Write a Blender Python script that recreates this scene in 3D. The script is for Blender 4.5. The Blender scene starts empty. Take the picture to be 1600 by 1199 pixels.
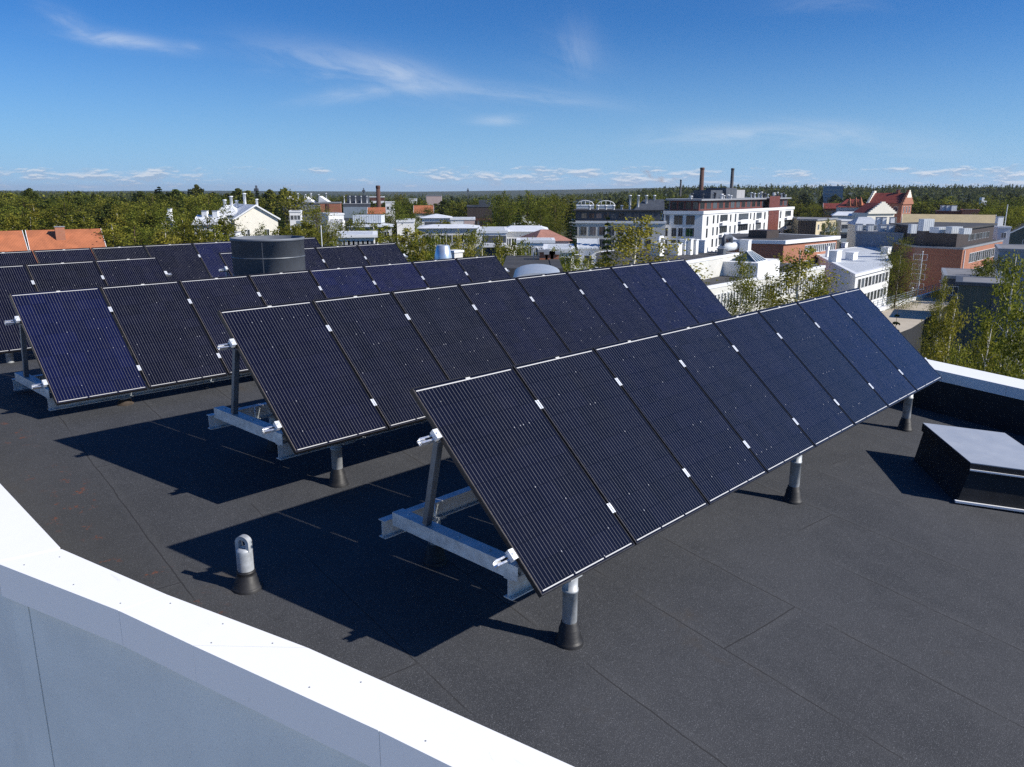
import bpy, bmesh, math, random
from mathutils import Vector, Matrix
R = math.radians
rnd = random.Random(7)
S = bpy.context.scene
C = S.collection

# ------------------------------------------------------------------ camera
F_PX, PITCH, CAM_Z = 1227.54, 0.2400024, 3.2355      # focal length in photo pixels, tilt, height over the roof
cam_d = bpy.data.cameras.new("camera"); cam = bpy.data.objects.new("camera", cam_d); C.objects.link(cam)
cam_d.sensor_width = 36; cam_d.lens = F_PX / 1600 * 36
cam_d.clip_start = 0.05; cam_d.clip_end = 30000
cam.location = (0, 0, CAM_Z); cam.rotation_euler = (math.pi/2 - PITCH, 0, 0)
S.camera = cam

# ------------------------------------------------------------------ light
SUN_AZ, SUN_EL = -0.287, 0.5918                       # from +X towards +Y
sd = Vector((math.cos(SUN_AZ)*math.cos(SUN_EL), math.sin(SUN_AZ)*math.cos(SUN_EL), math.sin(SUN_EL)))
sun_d = bpy.data.lights.new("sun", 'SUN'); sun_d.energy = 5.0; sun_d.angle = R(0.5); sun_d.color = (1, .95, .87)
sun = bpy.data.objects.new("sun", sun_d); C.objects.link(sun)
sun.rotation_euler = sd.to_track_quat('Z', 'Y').to_euler(); sun.location = (60, -20, 60)
S.view_settings.view_transform = 'Standard'; S.view_settings.look = 'None'
S.view_settings.exposure = 0.30; S.view_settings.gamma = 1
S.render.engine = 'CYCLES'
S.cycles.max_bounces = 6; S.cycles.diffuse_bounces = 3; S.cycles.glossy_bounces = 3
S.cycles.transmission_bounces = 4; S.cycles.transparent_max_bounces = 8; S.cycles.volume_bounces = 0
S.cycles.use_denoising = False

class NT:
    """small helper for wiring nodes"""
    def __init__(s, tree): s.t = tree; s.n = tree.nodes; s.l = tree.links
    def node(s, typ, **kw):
        nd = s.n.new(typ)
        for k, v in kw.items():
            if k == 'inp':
                for i, x in v.items(): s.set(nd.inputs[i], x)
            else: setattr(nd, k, v)
        return nd
    def set(s, sock, x):
        if hasattr(x, 'is_output'): s.l.new(x, sock)
        else: sock.default_value = x
    def m(s, op, a, b=0.0, c=None, clamp=False):
        nd = s.n.new('ShaderNodeMath'); nd.operation = op; nd.use_clamp = clamp
        s.set(nd.inputs[0], a); s.set(nd.inputs[1], b)
        if c is not None: s.set(nd.inputs[2], c)
        return nd.outputs[0]
    def ramp(s, x, lo, hi):
        nd = s.n.new('ShaderNodeMapRange'); nd.interpolation_type = 'SMOOTHSTEP'
        s.set(nd.inputs['Value'], x); nd.inputs['From Min'].default_value = lo; nd.inputs['From Max'].default_value = hi
        return nd.outputs[0]
    def lin(s, x, a, b, c, d):
        nd = s.n.new('ShaderNodeMapRange')
        s.set(nd.inputs['Value'], x)
        for k, v in (('From Min', a), ('From Max', b), ('To Min', c), ('To Max', d)): nd.inputs[k].default_value = v
        return nd.outputs[0]
    def mix(s, f, a, b, blend='MIX'):
        nd = s.n.new('ShaderNodeMix'); nd.data_type = 'RGBA'; nd.blend_type = blend
        s.set(nd.inputs[0], f); s.set(nd.inputs[6], a); s.set(nd.inputs[7], b)
        return nd.outputs[2]
    def noise(s, vec, scale, detail=4, rough=.55, dist=0.0, dim='3D'):
        nd = s.n.new('ShaderNodeTexNoise'); nd.noise_dimensions = dim
        if vec is not None: s.l.new(vec, nd.inputs['Vector'])
        nd.inputs['Scale'].default_value = scale; nd.inputs['Detail'].default_value = detail
        nd.inputs['Roughness'].default_value = rough; nd.inputs['Distortion'].default_value = dist
        return nd.outputs[0]
    def comb(s, x, y, z=0.0):
        nd = s.n.new('ShaderNodeCombineXYZ')
        s.set(nd.inputs[0], x); s.set(nd.inputs[1], y); s.set(nd.inputs[2], z)
        return nd.outputs[0]

def px_dir(px, py):
    x = (px-800)/F_PX; y = (599.5-py)/F_PX
    return Vector((x, math.cos(PITCH)+y*math.sin(PITCH), -math.sin(PITCH)+y*math.cos(PITCH)))

# ------------------------------------------------------------------ sky
W = bpy.data.worlds.new("World"); S.world = W; W.use_nodes = True
w = NT(W.node_tree); w.n.clear()
sky = w.node('ShaderNodeTexSky', sky_type='NISHITA', sun_disc=False, sun_elevation=SUN_EL, sun_rotation=math.pi/2 - SUN_AZ,
             altitude=100, air_density=1.0, dust_density=0.35, ozone_density=3.0)
hsv = w.node('ShaderNodeMix', data_type='RGBA', blend_type='MULTIPLY', inp={0: 1.0, 6: sky.outputs[0], 7: (.20, .55, 1.02, 1)})
tc = w.node('ShaderNodeTexCoord'); sep = w.node('ShaderNodeSeparateXYZ'); w.l.new(tc.outputs['Generated'], sep.inputs[0])
dx, dy, dz = sep.outputs
ys = w.m('MAXIMUM', dy, .05)
u = w.m('DIVIDE', dx, ys); v = w.m('DIVIDE', dz, ys)
front = w.ramp(dy, .05, .3)
def uv_of(px, py):
    d = px_dir(px, py); return d.x/d.y, d.z/d.y
# thin high streaks: (start px, end px, half width, strength)
streaks = [((60, 8), (150, 52), 13, .35), ((100, 48), (275, 74), 10, .75), ((285, 70), (318, 75), 6, .45),
           ((400, 72), (700, 135), 26, .50), ((560, 95), (690, 130), 22, .45), ((470, 158), (620, 138), 9, .5), ((640, 128), (940, 160), 12, .42),
           ((740, 188), (830, 186), 7, .55), ((900, 30), (920, 115), 26, .22), ((820, 60), (960, 100), 30, .12), ((1010, 214), (1330, 208), 16, .6),
           ((1180, 200), (1500, 228), 20, .33), ((1200, 5), (1400, 0), 14, .15)]
cir = None
for k, (p0, p1, hw, st) in enumerate(streaks):
    (u0, v0), (u1, v1) = uv_of(*p0), uv_of(*p1)
    L = math.hypot(u1-u0, v1-v0); ex, ey = (u1-u0)/L, (v1-v0)/L; cu, cv = (u0+u1)/2, (v0+v1)/2
    du = w.m('SUBTRACT', u, cu); dv = w.m('SUBTRACT', v, cv)
    s_ = w.m('ADD', w.m('MULTIPLY', du, ex), w.m('MULTIPLY', dv, ey))
    t_ = w.m('SUBTRACT', w.m('MULTIPLY', dv, ex), w.m('MULTIPLY', du, ey))
    nz = w.noise(w.comb(w.m('MULTIPLY', s_, 9.0), w.m('MULTIPLY', t_, 42.0), k*3.7), 1.0, 6, .62, .6)
    tw = w.m('ADD', t_, w.m('MULTIPLY', w.m('SUBTRACT', nz, .5), hw/F_PX*1.8))
    q = w.m('ADD', w.m('POWER', w.m('ABSOLUTE', w.m('DIVIDE', s_, L*.62)), 2.0), w.m('POWER', w.m('ABSOLUTE', w.m('DIVIDE', tw, hw/F_PX*1.25)), 2.0))
    g = w.m('EXPONENT', w.m('MULTIPLY', q, -1.6))
    g = w.m('MULTIPLY', w.m('MULTIPLY', g, w.ramp(nz, .28, .72)), st)
    cir = g if cir is None else w.m('ADD', cir, g)
cir = w.m('MULTIPLY', cir, front, clamp=True)
# flat-bottomed fair weather clouds low over the horizon
def puff(dv):
    vv = w.m('ADD', v, dv)
    c = w.comb(w.m('MULTIPLY', u, 24.0), w.m('MULTIPLY', vv, 105.0), 4.3)
    a = w.noise(c, 1.0, 6, .55, .15)
    b = w.noise(w.comb(w.m('MULTIPLY', u, 4.0), w.m('MULTIPLY', vv, 30.0), 9.1), 1.0, 1, .5)
    return w.m('ADD', a, w.m('MULTIPLY', w.m('SUBTRACT', b, .5), .45))
d0 = puff(0.0); d1 = puff(.0022)
band = w.m('MULTIPLY', w.ramp(v, -.001, .006), w.m('SUBTRACT', 1.0, w.ramp(v, .024, .043)))
thr = w.m('SUBTRACT', 1.0, w.m('MULTIPLY', band, w.lin(u, -.7, .7, .485, .56)))
cum = w.m('MULTIPLY', w.lin(w.m('SUBTRACT', d0, thr), 0.0, .17, 0.0, 1.0), front, clamp=True)
lit = w.ramp(w.m('SUBTRACT', d0, d1), -.02, .07)
cumcol = w.mix(lit, (3.5, 4.4, 5.9, 1), (8.6, 8.5, 8.6, 1))
haze_low = w.m('MULTIPLY', w.m('POWER', w.lin(w.m('ABSOLUTE', dz), 0.0, .20, 1.0, 0.0), 1.7), .86)
skyc = w.mix(haze_low, hsv.outputs[2], (3.7, 6.1, 8.9, 1))
c1 = w.mix(w.m('MULTIPLY', cir, .66), skyc, (7.2, 7.8, 8.6, 1))
c2 = w.mix(w.m('MULTIPLY', cum, .62), c1, cumcol)
bg = w.node('ShaderNodeBackground', inp={'Color': c2, 'Strength': .086})
w.l.new(bg.outputs[0], w.node('ShaderNodeOutputWorld').inputs[0])

# ------------------------------------------------------------------ materials
def new_mat(name):
    m = bpy.data.materials.new(name); m.use_nodes = True
    t = NT(m.node_tree); t.n.clear()
    b = t.node('ShaderNodeBsdfPrincipled'); o = t.node('ShaderNodeOutputMaterial'); t.l.new(b.outputs[0], o.inputs[0])
    t.b = b; t.o = o
    return m, t
def coord(t, kind='Object'): return t.node('ShaderNodeTexCoord').outputs[kind]
def bump(t, h, strength, dist=.01):
    b = t.node('ShaderNodeBump', inp={'Strength': strength, 'Distance': dist, 'Height': h}); t.l.new(b.outputs[0], t.b.inputs['Normal'])
def mat(name, col, rough=.7, metal=0.0, var=.18, scale=3.0, bmp=0.0, bscale=60.0, spec=.4, streak=0.0):
    m, t = new_mat(name); c = coord(t)
    n1 = t.noise(c, scale, 5, .6); n2 = t.noise(c, scale*.17, 3, .6)
    f = t.m('ADD', t.m('MULTIPLY', n1, .6), t.m('MULTIPLY', n2, .4))
    if streak:
        mp = t.node('ShaderNodeMapping', inp={'Vector': c, 'Scale': (2.2, 2.2, .12)}); f = t.m('ADD', t.m('MULTIPLY', f, 1-streak), t.m('MULTIPLY', t.noise(mp.outputs[0], 1.5, 4, .6), streak))
    lo = tuple(x*(1-var*1.6) for x in col)+(1,); hi = tuple(min(1, x*(1+var)) for x in col)+(1,)
    t.set(t.b.inputs['Base Color'], t.mix(t.ramp(f, .3, .7), lo, hi))
    t.set(t.b.inputs['Roughness'], t.lin(n1, .2, .8, max(.02, rough-.1), min(1, rough+.1)))
    t.b.inputs['Metallic'].default_value = metal; t.b.inputs['Specular IOR Level'].default_value = spec
    if bmp: bump(t, t.noise(c, bscale, 3, .6), bmp, .006)
    return m
def brick_mat(name, c1, c2, mortar, scale=1.0):
    m, t = new_mat(name)
    g = coord(t); sp = t.node('ShaderNodeSeparateXYZ'); t.l.new(g, sp.inputs[0])
    vec = t.comb(t.m('ADD', sp.outputs[0], sp.outputs[1]), sp.outputs[2], 0.0)
    b = t.node('ShaderNodeTexBrick', inp={'Vector': vec, 'Color1': c1+(1,), 'Color2': c2+(1,), 'Mortar': mortar+(1,), 'Scale': scale, 'Mortar Size': .012, 'Brick Width': .5, 'Row Height': .14})
    n = t.noise(g, .35, 5, .6)
    t.set(t.b.inputs['Base Color'], t.mix(t.lin(n, .3, .7, 0, .45), b.outputs[0], tuple(x*.62 for x in c1)+(1,)))
    t.b.inputs['Roughness'].default_value = .85
    return m
def ribbed_mat(name, col, pitch=.3, rough=.5, metal=0.0, var=.1, axis='XY'):
    m, t = new_mat(name); g = coord(t); sp = t.node('ShaderNodeSeparateXYZ'); t.l.new(g, sp.inputs[0])
    a = t.m('ADD', sp.outputs[0], sp.outputs[1]) if axis == 'XY' else sp.outputs[0]
    fr = t.m('FRACT', t.m('DIVIDE', a, pitch)); h = t.ramp(t.m('ABSOLUTE', t.m('SUBTRACT', fr, .5)), .32, .46)
    n = t.noise(g, .6, 5, .6)
    base = t.mix(t.ramp(n, .3, .7), tuple(x*(1-var) for x in col)+(1,), tuple(min(1, x*(1+var)) for x in col)+(1,))
    t.set(t.b.inputs['Base Color'], base)
    t.b.inputs['Roughness'].default_value = rough; t.b.inputs['Metallic'].default_value = metal
    bump(t, h, .8, .05)
    return m
def glass_mat(name, col, rough=.06):
    m, t = new_mat(name); info = t.node('ShaderNodeObjectInfo')
    f = info.outputs['Random']
    t.set(t.b.inputs['Base Color'], t.mix(t.ramp(f, .2, .95), tuple(x*.5 for x in col)+(1,), tuple(min(1, x*2.6) for x in col)+(1,)))
    t.b.inputs['Roughness'].default_value = rough; t.b.inputs['Specular IOR Level'].default_value = .8
    return m

M = {}
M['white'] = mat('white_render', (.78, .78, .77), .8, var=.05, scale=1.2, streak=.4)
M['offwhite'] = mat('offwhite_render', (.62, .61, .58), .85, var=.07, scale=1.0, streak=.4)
M['cream'] = mat('cream_render', (.78, .74, .64), .85, var=.06, scale=1.0, streak=.4)
M['beige'] = mat('beige_render', (.62, .53, .36), .85, var=.08, scale=1.0, streak=.4)
M['pink'] = mat('pinkish_render', (.52, .40, .37), .85, var=.08, scale=.6, streak=.4)
M['grey'] = mat('grey_render', (.33, .33, .34), .85, var=.1, scale=1.0, streak=.4)
M['bluegrey'] = mat('bluegrey_cladding', (.22, .27, .33), .6, var=.12, scale=.8, streak=.3)
M['slate'] = mat('slate_cladding', (.07, .08, .10), .6, var=.2, scale=.8, streak=.3)
M['darkgreen'] = ribbed_mat('dark_green_cladding', (.045, .065, .06), .25, .5)
M['brown'] = mat('brown_red_cladding', (.13, .035, .025), .6, var=.15, scale=.8)
M['darkbrown'] = ribbed_mat('dark_brown_cladding', (.05, .035, .03), .4, .6)
M['roofdark'] = mat('dark_felt', (.055, .055, .06), .9, var=.25, scale=.5)
M['roofgrey'] = mat('grey_felt', (.20, .20, .21), .9, var=.15, scale=.5)
M['roofpale'] = ribbed_mat('pale_sheet_metal', (.56, .59, .62), .5, .6, 0.05, .08)
M['roofwhite'] = ribbed_mat('white_sheet_metal', (.70, .72, .75), .6, .6, 0.0, .06)
M['rooftan'] = ribbed_mat('tan_sheet_metal', (.50, .40, .22), .6, .55, 0.0, .08)
M['roofgreen'] = ribbed_mat('green_sheet_metal', (.05, .13, .07), .6, .55, 0.0, .1)
M['rooforange'] = ribbed_mat('orange_tile', (.40, .135, .06), .28, .8, 0.0, .16)
M['roofpink'] = ribbed_mat('faded_pink_tile', (.40, .19, .14), .28, .8, 0.0, .12)
M['roofred'] = ribbed_mat('dark_red_tile', (.20, .035, .022), .4, .7, 0.0, .2)
M['brick'] = brick_mat('red_brick', (.31, .10, .055), (.36, .13, .07), (.28, .22, .18))
M['brickpale'] = brick_mat('pale_red_brick', (.36, .125, .065), (.41, .155, .085), (.34, .25, .19))
M['brickdark'] = brick_mat('dark_brick', (.10, .035, .025), (.13, .05, .035), (.10, .08, .07))
M['trim'] = mat('white_trim', (.76, .77, .78), .55, var=.04, scale=1.5)
M['trimgrey'] = mat('grey_trim', (.26, .27, .29), .5, var=.08, scale=1.5)
M['glass'] = glass_mat('window_glass', (.035, .042, .05))
M['glassblue'] = glass_mat('blue_glass', (.10, .16, .20), .1)
M['galv'] = mat('galvanised_steel', (.60, .64, .67), .48, .45, .16, 14.0, .05, 40)
M['galvdark'] = mat('weathered_galvanised_steel', (.17, .185, .205), .5, .6, .2, 10.0, .05, 40)
M['alu'] = mat('aluminium', (.80, .81, .83), .26, .85, .05, 30.0)
M['clampalu'] = mat('clamp_aluminium', (.75, .77, .80), .38, .4, .05, 30.0)
M['rubber'] = mat('black_rubber', (.018, .018, .02), .55, 0, .25, 12.0, .15, 80)
M['rust'] = mat('rusty_rubber', (.06, .045, .034), .85, 0, .5, 9.0, .3, 50)
M['frameblk'] = mat('black_anodised_aluminium', (.035, .035, .04), .34, .55, .1, 20.0)
M['post'] = mat('grey_painted_steel', (.40, .42, .44), .5, .22, .2, 16.0, .08, 60)
M['duct'] = mat('blue_grey_duct_steel', (.145, .16, .19), .58, .08, .10, 5.0)
M['silver'] = mat('bright_sheet_steel', (.72, .78, .84), .3, .7, .08, 6.0)
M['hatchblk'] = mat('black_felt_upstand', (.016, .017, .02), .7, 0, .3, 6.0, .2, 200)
M['hatchtop'] = mat('hatch_lid_polycarbonate', (.36, .385, .43), .35, 0, .06, 4.0)
m, t = new_mat('white_coated_steel'); c = coord(t)
mp = t.node('ShaderNodeMapping', inp={'Vector': c, 'Scale': (3, 1.2, 3), 'Rotation': (0, 0, .5)})
sc = t.m('MULTIPLY', t.ramp(t.noise(mp.outputs[0], 2.2, 6, .75, .8), .63, .70), .35); dr = t.m('MULTIPLY', t.ramp(t.noise(c, .9, 5, .6), .5, .75), .12)
b0 = t.mix(dr, (.86, .86, .85, 1), (.66, .65, .61, 1)); b0 = t.mix(sc, b0, (.60, .59, .56, 1))
t.set(t.b.inputs['Base Color'], b0); t.b.inputs['Roughness'].default_value = .42
bump(t, t.noise(c, 2.5, 2, .5), .12, .02); M['coping'] = m
M['chim'] = brick_mat('chimney_brick', (.085, .035, .026), (.11, .045, .03), (.09, .07, .06))
M['chimdark'] = mat('dark_chimney_steel', (.04, .04, .045), .6, 0, .15, .5)

# ------------------------------------------------------------------ object helpers
def tag(o, label=None, cat=None, group=None, kind=None):
    if label: o['label'] = label
    if cat: o['category'] = cat
    if group: o['group'] = group
    if kind: o['kind'] = kind
    return o
def thing(name, label, cat, loc=(0, 0, 0), group=None, mtx=None):
    o = bpy.data.objects.new(name, None); C.objects.link(o); o.empty_display_size = .2
    if mtx is not None: o.matrix_world = mtx
    else: o.location = loc
    return tag(o, label, cat, group)
class MB:
    def __init__(s): s.v = []; s.f = []; s.sm = []
    def add(s, vs, fs, smooth=False):
        k = len(s.v); s.v += [tuple(x) for x in vs]; s.f += [tuple(i+k for i in f) for f in fs]; s.sm += [smooth]*len(fs); return s
    def box(s, lo, hi, M_=None):
        x0, y0, z0 = lo; x1, y1, z1 = hi
        vs = [Vector(q) for q in ((x0,y0,z0),(x1,y0,z0),(x1,y1,z0),(x0,y1,z0),(x0,y0,z1),(x1,y0,z1),(x1,y1,z1),(x0,y1,z1))]
        if M_ is not None: vs = [M_ @ q for q in vs]
        return s.add(vs, [(0,3,2,1),(4,5,6,7),(0,1,5,4),(1,2,6,5),(2,3,7,6),(3,0,4,7)])
    def prism(s, poly, z0, z1, bottom=True):
        n = len(poly); vs = [(p[0],p[1],z0) for p in poly]+[(p[0],p[1],z1) for p in poly]
        fs = [(i,(i+1)%n,(i+1)%n+n,i+n) for i in range(n)]+[tuple(range(n,2*n))]
        if bottom: fs.append(tuple(reversed(range(n))))
        return s.add(vs, fs)
    def lathe(s, prof, c=(0,0,0), seg=24, smooth=True, cap=True):
        vs = []; fs = []; k = len(prof)
        for i in range(seg):
            a = 2*math.pi*i/seg
            vs += [(c[0]+r*math.cos(a), c[1]+r*math.sin(a), c[2]+z) for r, z in prof]
        for i in range(seg):
            j = (i+1) % seg
            for q in range(k-1): fs.append((i*k+q, j*k+q, j*k+q+1, i*k+q+1))
        s.add(vs, fs, smooth)
        if cap:
            if prof[-1][0] > 1e-4: s.add([vs[i*k+k-1] for i in range(seg)], [tuple(range(seg))])
            if prof[0][0] > 1e-4: s.add([vs[i*k] for i in range(seg)], [tuple(reversed(range(seg)))])
        return s
    def tube(s, pts, rad, seg=8, smooth=True):
        pts = [Vector(p) for p in pts]; n = len(pts); vs = []; fs = []
        rad = rad if isinstance(rad, (list, tuple)) else [rad]*n
        for i, p in enumerate(pts):
            d = (pts[min(i+1,n-1)]-pts[max(i-1,0)]).normalized()
            x = d.orthogonal().normalized() if i == 0 else (x - d*x.dot(d)).normalized()
            y = d.cross(x)
            for k in range(seg):
                a = 2*math.pi*k/seg; vs.append(p+(x*math.cos(a)+y*math.sin(a))*rad[i])
        for i in range(n-1):
            for k in range(seg):
                j = (k+1) % seg; fs.append((i*seg+k, i*seg+j, (i+1)*seg+j, (i+1)*seg+k))
        fs += [tuple(reversed(range(seg))), tuple(range((n-1)*seg, n*seg))]
        return s.add(vs, fs, smooth)
    def mesh(s, name, m):
        me = bpy.data.meshes.new(name); me.from_pydata(s.v, [], s.f)
        me.polygons.foreach_set('use_smooth', s.sm)
        if m is not None: me.materials.append(m)
        me.update(); return me
    def build(s, name, m, parent=None, bevel=0.0):
        o = bpy.data.objects.new(name, s.mesh(name, m)); C.objects.link(o)
        if parent is not None: o.parent = parent
        if bevel:
            b = o.modifiers.new('bevel', 'BEVEL'); b.width = bevel; b.segments = 2; b.limit_method = 'ANGLE'
        return o
def link(name, me, parent, mtx=None):
    o = bpy.data.objects.new(name, me); C.objects.link(o); o.parent = parent
    if mtx is not None: o.matrix_local = mtx
    return o
def copy_tree(o, parent=None):
    c = o.copy(); C.objects.link(c)
    if parent is not None: c.parent = parent
    for ch in list(o.children): copy_tree(ch, c)
    return c

# points of the place along a sight line of the survey photo: at a forward distance, or on a level
def at(px, py, Y):
    d = px_dir(px, py); return Vector((0, 0, CAM_Z)) + d*(Y/d.y)
def onz(px, py, z):
    d = px_dir(px, py); return Vector((0, 0, CAM_Z)) + d*((z-CAM_Z)/d.z)

# ------------------------------------------------------------------ the roof: a frame with x along the panel rows, y across them
TH = 0.8071975; AX = Vector((math.cos(TH), math.sin(TH), 0)); AN = Vector((-math.sin(TH), math.cos(TH), 0))
A0 = Vector((0.179445, 4.396454, 0))
def zr(x, y):                                         # felt surface: falls towards us, flatter at the back
    z = .150 - .0065*x
    if y < 7.0: return z + .088*y
    return z + .088*7.0 + .018*(y-7.0)
def zp(x, y):                                         # line the parapets were built to
    z = .1969 - .0065*x
    if y < 7.5: return z + .07496*y
    return z + .07496*7.5 + .018*(y-7.5)
def rpt(x, y, h=0.0):
    p = A0 + AX*x + AN*y; return Vector((p.x, p.y, zr(x, y)+h))
def rloc(P):
    d = P - A0; return d.dot(AX), d.dot(AN)
ROOFM = Matrix(((AX.x, AN.x, 0, A0.x), (AX.y, AN.y, 0, A0.y), (0, 0, 1, 0), (0, 0, 0, 1)))

def roof_felt():
    m, t = new_mat('roofing_felt'); c = coord(t)
    rot = t.node('ShaderNodeMapping', inp={'Vector': c, 'Rotation': (0, 0, R(6.5))})
    sp = t.node('ShaderNodeSeparateXYZ'); t.l.new(rot.outputs[0], sp.inputs[0]); x, y = sp.outputs[0], sp.outputs[1]
    wob = t.m('MULTIPLY', t.m('SUBTRACT', t.noise(c, 1.6, 3, .6), .5), .05)
    xs = t.m('DIVIDE', t.m('ADD', t.m('ADD', x, wob), -.44+.93*40), .93)
    row = t.m('FLOOR', xs); fx = t.m('MULTIPLY', t.m('ABSOLUTE', t.m('SUBTRACT', t.m('FRACT', t.m('ADD', xs, .5)), .5)), .93)
    stag = t.m('MULTIPLY', t.m('FRACT', t.m('MULTIPLY', row, .417)), 4.3)
    ysx = t.m('DIVIDE', t.m('ADD', t.m('ADD', y, wob), stag), 4.3)
    fy = t.m('MULTIPLY', t.m('ABSOLUTE', t.m('SUBTRACT', t.m('FRACT', t.m('ADD', ysx, .5)), .5)), 4.3)
    d = t.m('MINIMUM', fx, fy)
    broken = t.ramp(t.noise(c, .75, 3, .6), .40, .52)
    seam = t.m('MULTIPLY', t.m('SUBTRACT', 1.0, t.ramp(d, .0025, .008)), broken)
    lap = t.m('MULTIPLY', t.m('SUBTRACT', 1.0, t.ramp(d, .01, .09)), t.lin(broken, 0, 1, .3, 1))
    gr = t.noise(c, 190.0, 2, .7); gr2 = t.noise(c, 70.0, 3, .7)
    big = t.noise(c, .55, 5, .6); mid = t.noise(c, 3.2, 5, .65)
    base = t.mix(t.ramp(t.m('ADD', t.m('MULTIPLY', big, .6), t.m('MULTIPLY', mid, .4)), .36, .64), (.032, .034, .0385, 1), (.047, .049, .054, 1))
    base = t.mix(t.ramp(gr, .56, .70), base, (.185, .19, .205, 1))
    base = t.mix(t.m('MULTIPLY', t.ramp(gr2, .55, .75), .5), base, (.022, .022, .025, 1))
    spc = t.node('ShaderNodeSeparateXYZ'); t.l.new(c, spc.inputs[0])
    # damp browned strip and lichen along the parapet at the low corner
    edge = t.m('SUBTRACT', 1.0, t.ramp(t.m('ADD', spc.outputs[0], t.m('MULTIPLY', big, .5)), -1.5, -.2))
    base = t.mix(t.m('MULTIPLY', edge, .45), base, (.042, .039, .031, 1))
    st = t.m('MULTIPLY', t.ramp(t.noise(c, 1.1, 4, .7), .62, .76), .45)
    base = t.mix(st, base, (.058, .046, .034, 1))
    lich = t.m('MULTIPLY', t.ramp(t.noise(c, 7.5, 5, .75), .575, .66), t.ramp(t.noise(c, 1.3, 2, .5), .54, .62))
    lich = t.m('MULTIPLY', lich, t.m('SUBTRACT', 1.0, t.ramp(spc.outputs[0], -1.22, -.95)))
    base = t.mix(t.m('MULTIPLY', lich, .8), base, (.17, .05, .018, 1))
    base = t.mix(t.m('MULTIPLY', seam, .85), base, (.010, .009, .010, 1))
    base = t.mix(t.m('MULTIPLY', lap, .10), base, (.10, .10, .10, 1))
    t.set(t.b.inputs['Base Color'], base)
    t.b.inputs['Roughness'].default_value = .82; t.b.inputs['Specular IOR Level'].default_value = .35
    h = t.m('ADD', t.m('MULTIPLY', gr, .35), t.m('ADD', t.m('MULTIPLY', mid, 1.6), t.m('MULTIPLY', lap, .8)))
    bump(t, h, .55, .006)
    return m
M['felt'] = roof_felt()

# parapet lines in the roof frame (x along rows, y across)
PIN = [(-1.82, 16.0), (-1.78, 3.03), (-1.48, 1.98), (-1.11, .89), (-.85, -.08), (-.45, -1.60), (.35, -4.6)]     # inner edge of the coping
POUT = [(-2.22, 16.0), (-2.17, 3.10), (-1.78, 1.99), (-1.60, 1.35), (-1.22, .04), (-.80, -1.60), (-.02, -4.6)]      # outer edge
x_lo = -1.9
mb = MB(); ny = 40
ys_ = [-4.6 + i*.5 for i in range(25)] + [7.5 + i*.75 for i in range(1, 12)]
def inner_x(y):
    for (xa, ya), (xb, yb) in zip(PIN, PIN[1:]):
        if yb <= y <= ya: return xa+(xb-xa)*(ya-y)/(ya-yb)
    return PIN[-1][0] if y < PIN[-1][1] else PIN[0][0]
for i, y in enumerate(ys_):
    xa = inner_x(y)-.1
    for k in range(13):
        x = xa+(9.3-xa)*k/12; mb.v.append((x, y, zr(x, y)))
for i in range(len(ys_)-1):
    for k in range(12): mb.f.append((i*13+k, i*13+k+1, (i+1)*13+k+1, (i+1)*13+k)); mb.sm.append(True)
o = mb.build('roof_deck', M['felt']); o.matrix_world = ROOFM; tag(o, kind='structure')

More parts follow.
